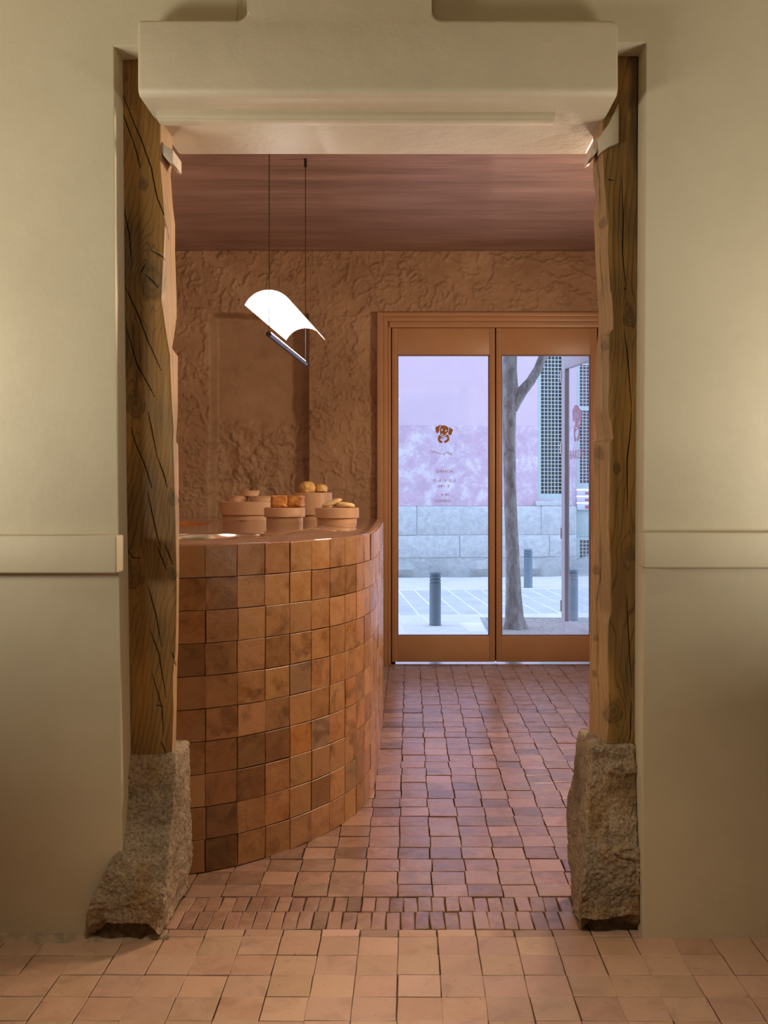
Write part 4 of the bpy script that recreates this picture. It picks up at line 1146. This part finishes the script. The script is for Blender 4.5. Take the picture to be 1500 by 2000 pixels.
def text(body, px0, px1, py, parent, mat, y=SD + 0.001, rot=0.0, mirror=True, wide=None, shear=0.0):
    """a line of lettering between two photo columns, its middle at row py"""
    cu = bpy.data.curves.new('lettering', 'FONT'); cu.body = body; cu.align_x = 'CENTER'; cu.align_y = 'CENTER'; cu.extrude = 0.0004; cu.offset = 0.0
    cu.materials.append(mat); cu.size = 0.03; cu.space_character = 1.1; cu.shear = shear
    o = bpy.data.objects.new('lettering', cu); C.objects.link(o); o.parent = parent
    bpy.context.view_layer.update()
    wd = o.dimensions.x; want = X(px1, y) - X(px0, y)
    off = Vector((0, 0, 0)); q = parent
    while q is not None: off += Vector(q.location); q = q.parent
    o.location = Vector((X((px0 + px1) / 2, y), y, Z(py, y))) - off
    k = want / wd
    o.scale = (k, wide or k, 1)
    o.rotation_euler = (PI / 2, rot, PI if mirror else 0)
    return o


text('pet', 871, 884, 885, lf1, M['decal'], rot=-0.22, shear=0.25)
text('friendly!', 840, 870, 884, lf1, M['decal'], rot=-0.26, shear=0.25)
text('HORARIO', 851.5, 884, 921, lf1, M['decal'], wide=0.95)
text('L, J, V, S, D', 846, 890, 938.5, lf1, M['decal'], wide=0.9)
text('9-19h', 856, 878, 950, lf1, M['decal'], wide=0.95)
text('M,X', 861, 876, 967, lf1, M['decal'], wide=0.95)
text('CERRADO', 849, 881, 978.5, lf1, M['decal'], wide=0.95)

# outer leaf standing open on the street, hinged at the right jamb
hx, hy, ang, lw = 1.405, 7.40, math.radians(80), 0.76
od = bpy.data.objects.new('door_2', None); C.objects.link(od); od.location = (hx, hy, 0.02); tag(od, kind='structure')
od.rotation_euler = (0, 0, -ang + PI)   # local +x runs from the hinge to the free edge


def lbox(name, a, b, mat, bevel=0.002):
    o = MB().box(a, b).obj(name, mat, None, bevel=bevel); o.parent = od; return o


lbox('stile', (lw - 0.085, -0.02, 0), (lw, 0.02, 2.42), M['outer_door']); lbox('stile', (0, -0.02, 0), (0.06, 0.02, 2.42), M['door_edge'])
lbox('top_rail', (0.06, -0.02, 2.24), (lw - 0.085, 0.02, 2.42), M['outer_door']); lbox('bottom_rail', (0.06, -0.02, 0), (lw - 0.085, 0.02, 0.18), M['outer_door'])
lbox('glass_pane', (0.06, -0.003, 0.18), (lw - 0.085, 0.003, 2.24), M['glass'], 0)
for zz in (0.25, 0.85, 1.55, 2.15):
    h_ = MB().lathe([(0.008, 0), (0.008, 0.09)], (lw + 0.004, 0.022, zz), 12).obj('sunlit_speck', M['steel'], None, smooth=True); h_.parent = od  # steel pins added as stand-ins for sunlit specks along the free edge
# faint pink word and emblem on the open leaf
cu = bpy.data.curves.new('lettering', 'FONT'); cu.body = 'BAKERY'; cu.align_x = 'CENTER'; cu.size = 0.10; cu.extrude = 0.0005
cu.materials.append(M['decal_pink']); to = bpy.data.objects.new('lettering', cu); C.objects.link(to); to.parent = od
to.location = (0.42, 0.005, 1.50); to.rotation_euler = (PI / 2, 0, PI)
cu2 = bpy.data.curves.new('dog_logo', 'CURVE'); cu2.dimensions = '2D'; cu2.fill_mode = 'BOTH'; cu2.extrude = 0.0005
for pts in (head_, ear1, ear2, arms, ell(455, 311, 14, 20), ell(536, 330, 13, 18)):
    sp = cu2.splines.new('BEZIER'); sp.bezier_points.add(len(pts) - 1); sp.use_cyclic_u = True
    for b, (px, py) in zip(sp.bezier_points, pts):
        b.co = ((px - 500) * 0.0006, (400 - py) * 0.0008, 0); b.handle_left_type = b.handle_right_type = 'AUTO'
cu2.materials.append(M['decal_pink']); lo2 = bpy.data.objects.new('dog_logo', cu2); C.objects.link(lo2); lo2.parent = od
lo2.location = (0.42, 0.005, 1.78); lo2.rotation_euler = (PI / 2, 0, PI)

# ------------------------------------------------------------------ the street
ROT = math.radians(5.7); OX, OY = 0.0, 14.35
ca, sa = math.cos(ROT), math.sin(ROT)


def st(u, v, z): return (OX + u * ca - v * sa, OY + u * sa + v * ca, z)     # u along the far facade, v away from us


def sbox(mb, a, b):
    (u0, v0, z0), (u1, v1, z1) = a, b
    return mb.add([st(u0, v0, z0), st(u1, v0, z0), st(u1, v1, z0), st(u0, v1, z0), st(u0, v0, z1), st(u1, v0, z1), st(u1, v1, z1), st(u0, v1, z1)],
                  [(3, 2, 1, 0), (4, 5, 6, 7), (0, 1, 5, 4), (1, 2, 6, 5), (2, 3, 7, 6), (3, 0, 4, 7)])


pv = MB().box((-9, 7.46, -0.3), (11, 18, -0.003)).obj('pavement', M['joint']); tag(pv, kind='structure')
r = random.Random(21)
RZ = Matrix.Rotation(ROT, 4, 'Z')


def pave(u0, u1, v0, v1, pu, pv_, mat, name, gap, stag=0.5, lim=(-3.2, 5.0)):
    ms = [slab_mesh(name, pu - gap, pv_ - gap, 0.02, 200 + k, mat, 0.004, 0.003) for k in range(3)]
    rest = []; j = 0; v = v0
    while v < v1 - 0.01:
        u = u0 + (stag * pu if j % 2 else 0)
        while u < u1:
            x, y, _ = st(u + pu / 2, v + pv_ / 2, 0)
            m4 = Matrix.Translation((x, y, -0.02 + r.uniform(-0.001, 0.001))) @ RZ
            px = VX + x * F / y
            if y > 7.55 and not (0.75 < x < 1.75 and 8.55 < y < 9.75):
                if 770 < px < 1165: place(name, ms[0] if False else r.choice(ms), pv, m4, (1, 1, 1))
                else: rest.append((r.choice(ms), m4))
            u += pu
        v += pv_; j += 1
    join_slabs('outlying_' + name + 's', rest, pv, mat)


pave(-6, 7, -1.9, 0.0, 0.9, 0.6, M['slab'], 'paving_slab', 0.012)
pave(-6, 7, -4.3, -1.9, 0.21, 0.80, M['sett'], 'road_paver', 0.02, 0.0)
pave(-6, 7, -6.7, -4.3, 0.6, 0.6, M['slab'], 'paving_slab', 0.012)
# tree pit
pit_o = MB().box((0.75, 8.55, -0.02), (1.75, 9.75, 0.001)).obj('tree_pit', M['soil'], pv)
tk = MB()
for a, b in (((0.75, 8.50), (1.75, 8.55)), ((0.75, 9.75), (1.75, 9.80)), ((0.70, 8.50), (0.75, 9.80)), ((1.75, 8.50), (1.80, 9.80))):
    tk.box((a[0], a[1], -0.02), (b[0], b[1], 0.004))
tk.obj('pit_kerb', M['facade_base'], pv)

# opposite building
bd = thing('pink_building', st(1.0, 0.2, 0), 'pink rendered town building across the street on a granite block plinth', 'building')
zp = 1.03
wv_ = 0.06
win1 = (X(1050, 14.55), X(1112, 14.6)); win2 = (X(1125, 14.65), X(1190, 14.7))


def uof(x): return (x - OX) / ca


w1a, w1b = uof(win1[0]), uof(win1[1]); w2a, w2b = uof(win2[0]), uof(win2[1])
fw = MB()
z1 = Z(976, 14.6); z2b, z2t = Z(1108, 14.65), Z(702, 14.65)
for a, b, c, d_ in ((-8, w1a, zp, 7), (w1a, w1b, zp, z1), (w1b, w2a, zp, 7), (w1a, w1b, 3.9, 7), (w2a, w2b, z2t, 7), (w2b, 10, zp, 7)):
    sbox(fw, (a, 0.0, c), (b, 0.4, d_))
fw.obj('rendered_wall', M['facade'], bd)
br = random.Random(8)
# plinth: two courses of large blocks and a rough foot
for zc0, zc1, joints in ((Z(1045, 14.4), zp, [-8, -5.5, -3.4, -1.6, X(813, 14.4), X(1057, 14.5), w2a - 0.02]), (0.28, Z(1045, 14.4), [-8, -6.0, -4.0, -2.3, -1.0, X(897, 14.4), X(1073, 14.5), w2a - 0.02])):
    for a, b in zip(joints, joints[1:]):
        m_ = MB(); gp = 0.005; sbox(m_, (a + gp, -0.07 - br.uniform(0, 0.012), zc0 + 0.003), (b - gp, 0.3, zc1 - 0.003))
        m_.obj('stone_block', M['facade_block'], bd, bevel=0.012, seg=2)
mj = MB(); sbox(mj, (-8, -0.062, 0.2), (w2a - 0.02, 0.3, zp - 0.01)); mj.obj('mortar', M['mortar_pale'], bd)
nU = 140; us = np.linspace(-8, 7, nU); vs = []; fs = []
for k, u in enumerate(us):
    h1 = 0.27 + 0.03 * math.sin(k * 0.9) + 0.02 * math.sin(k * 2.3)
    for (v_, z_) in ((0.1, h1), (-0.075 - 0.01 * math.sin(k * 1.3), h1 - 0.02), (-0.13 - 0.03 * math.sin(k * 0.7), 0.12), (-0.12 - 0.05 * math.sin(k * 1.1), -0.02)): vs.append(st(u, v_, z_))
for k in range(nU - 1):
    for q in range(3): fs.append((k * 4 + q, k * 4 + q + 1, (k + 1) * 4 + q + 1, (k + 1) * 4 + q))
MB().add(vs, fs).obj('rough_footing', M['facade_base'], bd, smooth=True)
b2 = MB(); sbox(b2, (w2b + 0.02, -0.07, 0.2), (10, 0.3, zp)); b2.obj('stone_block', M['facade_block'], bd, bevel=0.012)


def window(a, b, zb_, zt__, split=None):
    t = 0.055
    f_ = MB(); sbox(f_, (a, 0.02, zb_), (a + t, 0.14, zt__)); sbox(f_, (b - t, 0.02, zb_), (b, 0.14, zt__)); sbox(f_, (a + t, 0.02, zb_), (b - t, 0.14, zb_ + t * 1.6)); sbox(f_, (a + t, 0.02, zt__ - t), (b - t, 0.14, zt__))
    if split: sbox(f_, (a + t, 0.02, split - 0.03), (b - t, 0.14, split + 0.03))
    wo = f_.obj('window_frame', M['frame_teal'], bd)
    return wo, (a + t, b - t, zb_ + t * 1.6, zt__ - t)


def grille(par, a, b, z0, z1, p=0.055, t=0.0036):
    mb = MB(); n = max(1, round((b - a) / p)); m_ = max(1, round((z1 - z0) / p))
    for k in range(1, n): u = a + (b - a) * k / n; sbox(mb, (u - t, 0.03, z0), (u + t, 0.045, z1))
    for k in range(1, m_): z = z0 + (z1 - z0) * k / m_; sbox(mb, (a, 0.028, z - t), (b, 0.043, z + t))
    o = mb.obj('wire_grille', M['grille'], par); o['kind'] = 'stuff'


def pane(par, nm, a, b, z0, z1, v, mat):
    mb = MB(); sbox(mb, (a, v, z0), (b, v + 0.02, z1)); return mb.obj(nm, mat, par)


wo, (a, b, z0, z1_) = window(w1a, w1b, z1, 3.85, None)
grille(wo, a, b, z0, z1_); pane(wo, 'glass_pane', a, b, z0, z1_, 0.2, M['dark_glass'])
sm_ = MB(); sbox(sm_, (w1a - 0.04, -0.06, z1 - 0.09), (w1b + 0.03, 0.1, z1 - 0.02)); sm_.obj('window_sill', M['facade_block'], bd, bevel=0.006)
wo, (a, b, z0, z1_) = window(w2a, w2b, Z(955, 14.65), z2t, Z(798, 14.65))
grille(wo, a, b, z0, z1_, 0.05); 
cb = MB()
nS = 40
for k in range(nS):
    u0 = a + (b - a) * k / nS; u1 = a + (b - a) * (k + 1) / nS; v0 = 0.20 + 0.03 * math.sin(k * 1.5); v1 = 0.20 + 0.03 * math.sin((k + 1) * 1.5)
    cb.add([st(u0, v0, z0), st(u1, v1, z0), st(u1, v1, z1_), st(u0, v0, z1_)], [(0, 1, 2, 3)])
cb.obj('curtain', M['curtain'], wo, smooth=True)
for k, (ya_, yb__) in enumerate(((958, 968), (971, 981), (984, 996))):
    m_ = MB(); sbox(m_, (w2a, -0.03, Z(yb__, 14.6)), (w2b, 0.2, Z(ya_, 14.6))); lb = m_.obj('letter_box', M['letter_box'], bd, bevel=0.008)
    m2 = MB(); sbox(m2, (w2a + 0.12, -0.036, Z(yb__ - 2.5, 14.6)), (w2a + 0.22, -0.028, Z(ya_ + 3, 14.6))); m2.obj('label', M['red'], lb)
m_ = MB(); sbox(m_, (w2a, 0.02, Z(1050, 14.6)), (w2b, 0.2, Z(996, 14.6))); m_.obj('lower_panel', M['frame_teal'], bd, bevel=0.005)
wo, (a, b, z0, z1_) = window(w2a, w2b, z2b, Z(1048, 14.6))
grille(wo, a, b, z0, z1_, 0.05); pane(wo, 'backing', a, b, z0, z1_, 0.2, M['curtain'])

# bollards


def bollard(px, py, h_, rad, label):
    d = H * F / (py - VY); x = X(px, d)
    t = thing('bollard', (x, d, 0), label, 'bollard', 'grey street bollards')
    MB().lathe([(rad * 1.04, 0), (rad * 1.04, 0.012), (rad, 0.015), (rad, h_ * 0.80)], (x, d, 0), 32).obj('shaft', M['bollard'], t, smooth=True, angle=40)
    prof_ = []
    z = h_ * 0.80
    for k in range(3):
        prof_ += [(rad * 0.86, z), (rad * 0.86, z + h_ * 0.022), (rad, z + h_ * 0.022), (rad, z + h_ * 0.062)]; z += h_ * 0.062
    prof_ += [(rad * 0.9, z + 0.006), (rad * 0.5, z + 0.010), (0.001, z + 0.011)]
    MB().lathe(prof_, (x, d, 0), 32).obj('ringed_cap', M['bollard'], t, smooth=True, angle=40)


bollard(850, 1221, 0.500, 0.054, 'grey ringed bollard on the near pavement, seen through the left door pane')
bollard(1031.5, 1147.5, 0.500, 0.056, 'blue-grey ringed bollard by the far wall, right of the tree trunk')
bollard(1119, 1212, 0.500, 0.050, 'ringed bollard half hidden behind the open outer door')

# tree
tr_o = thing('tree', (X(1003, 9.05), 9.05, 0), 'slender grey-barked forked street tree seen through the right door pane', 'tree')
n, m_ = 72, 420
zz = np.linspace(-0.01, 4.2, m_); d = 9.05
pyt = [1232, 1222, 1205, 1160, 1100, 1040, 980, 920, 860, 800, 760, 720, 690, 500, 320]; L_ = [981, 984, 986, 987, 988, 986.5, 984.5, 983, 982, 981, 981, 981.5, 982, 986, 990]; R_ = [1035, 1027, 1022, 1018, 1015, 1012, 1009, 1007.5, 1007, 1008, 1012, 1009, 1010, 1011, 1012]
pyz = VY - (zz - H) * F / d
lx = np.interp(-pyz, [-q for q in pyt], L_); rx = np.interp(-pyz, [-q for q in pyt], R_)
cxm = ((lx + rx) / 2 - VX) * d / F; rr = (rx - lx) / 2 * d / F
th = np.linspace(0, 2 * PI, n, endpoint=False)
Tm, Zm = np.meshgrid(th, zz)
lowf = np.exp(-np.clip(Zm, 0, 9) / 0.16)
bulge = 1 + 0.16 * lowf * np.cos(Tm * 5 + 0.7) + 0.05 * fbm(np.cos(Tm) * 1.5, np.sin(Tm) * 1.5, Zm * 3, 3, 5) + 0.035 * fbm(np.cos(Tm) * 6, np.sin(Tm) * 6, Zm * 16, 3, 6) * sm(2.4, 0.6, Zm)
Rm = rr[:, None] * bulge
V = np.stack([cxm[:, None] + Rm * np.cos(Tm), d + Rm * np.sin(Tm), Zm], -1).reshape(-1, 3)
i = np.arange(m_ - 1)[:, None]; j = np.arange(n)[None]; jn = (j + 1) % n
np_mesh('trunk', V, np.stack([i * n + j, i * n + jn, (i + 1) * n + jn, (i + 1) * n + j], -1).reshape(-1, 4), M['bark'], tr_o)
bp = [at(1000, 800, d), at(1008, 782, d), at(1020, 764, d), at(1036, 745, d), at(1050, 722, d), at(1060, 697, d), at(1068, 660, d), at(1078, 560, d), at(1090, 420, d)]
MB().tube(bp, [0.05, 0.056, 0.050, 0.043, 0.040, 0.038, 0.037, 0.033, 0.028], 20).obj('branch', M['bark'], tr_o, smooth=True)
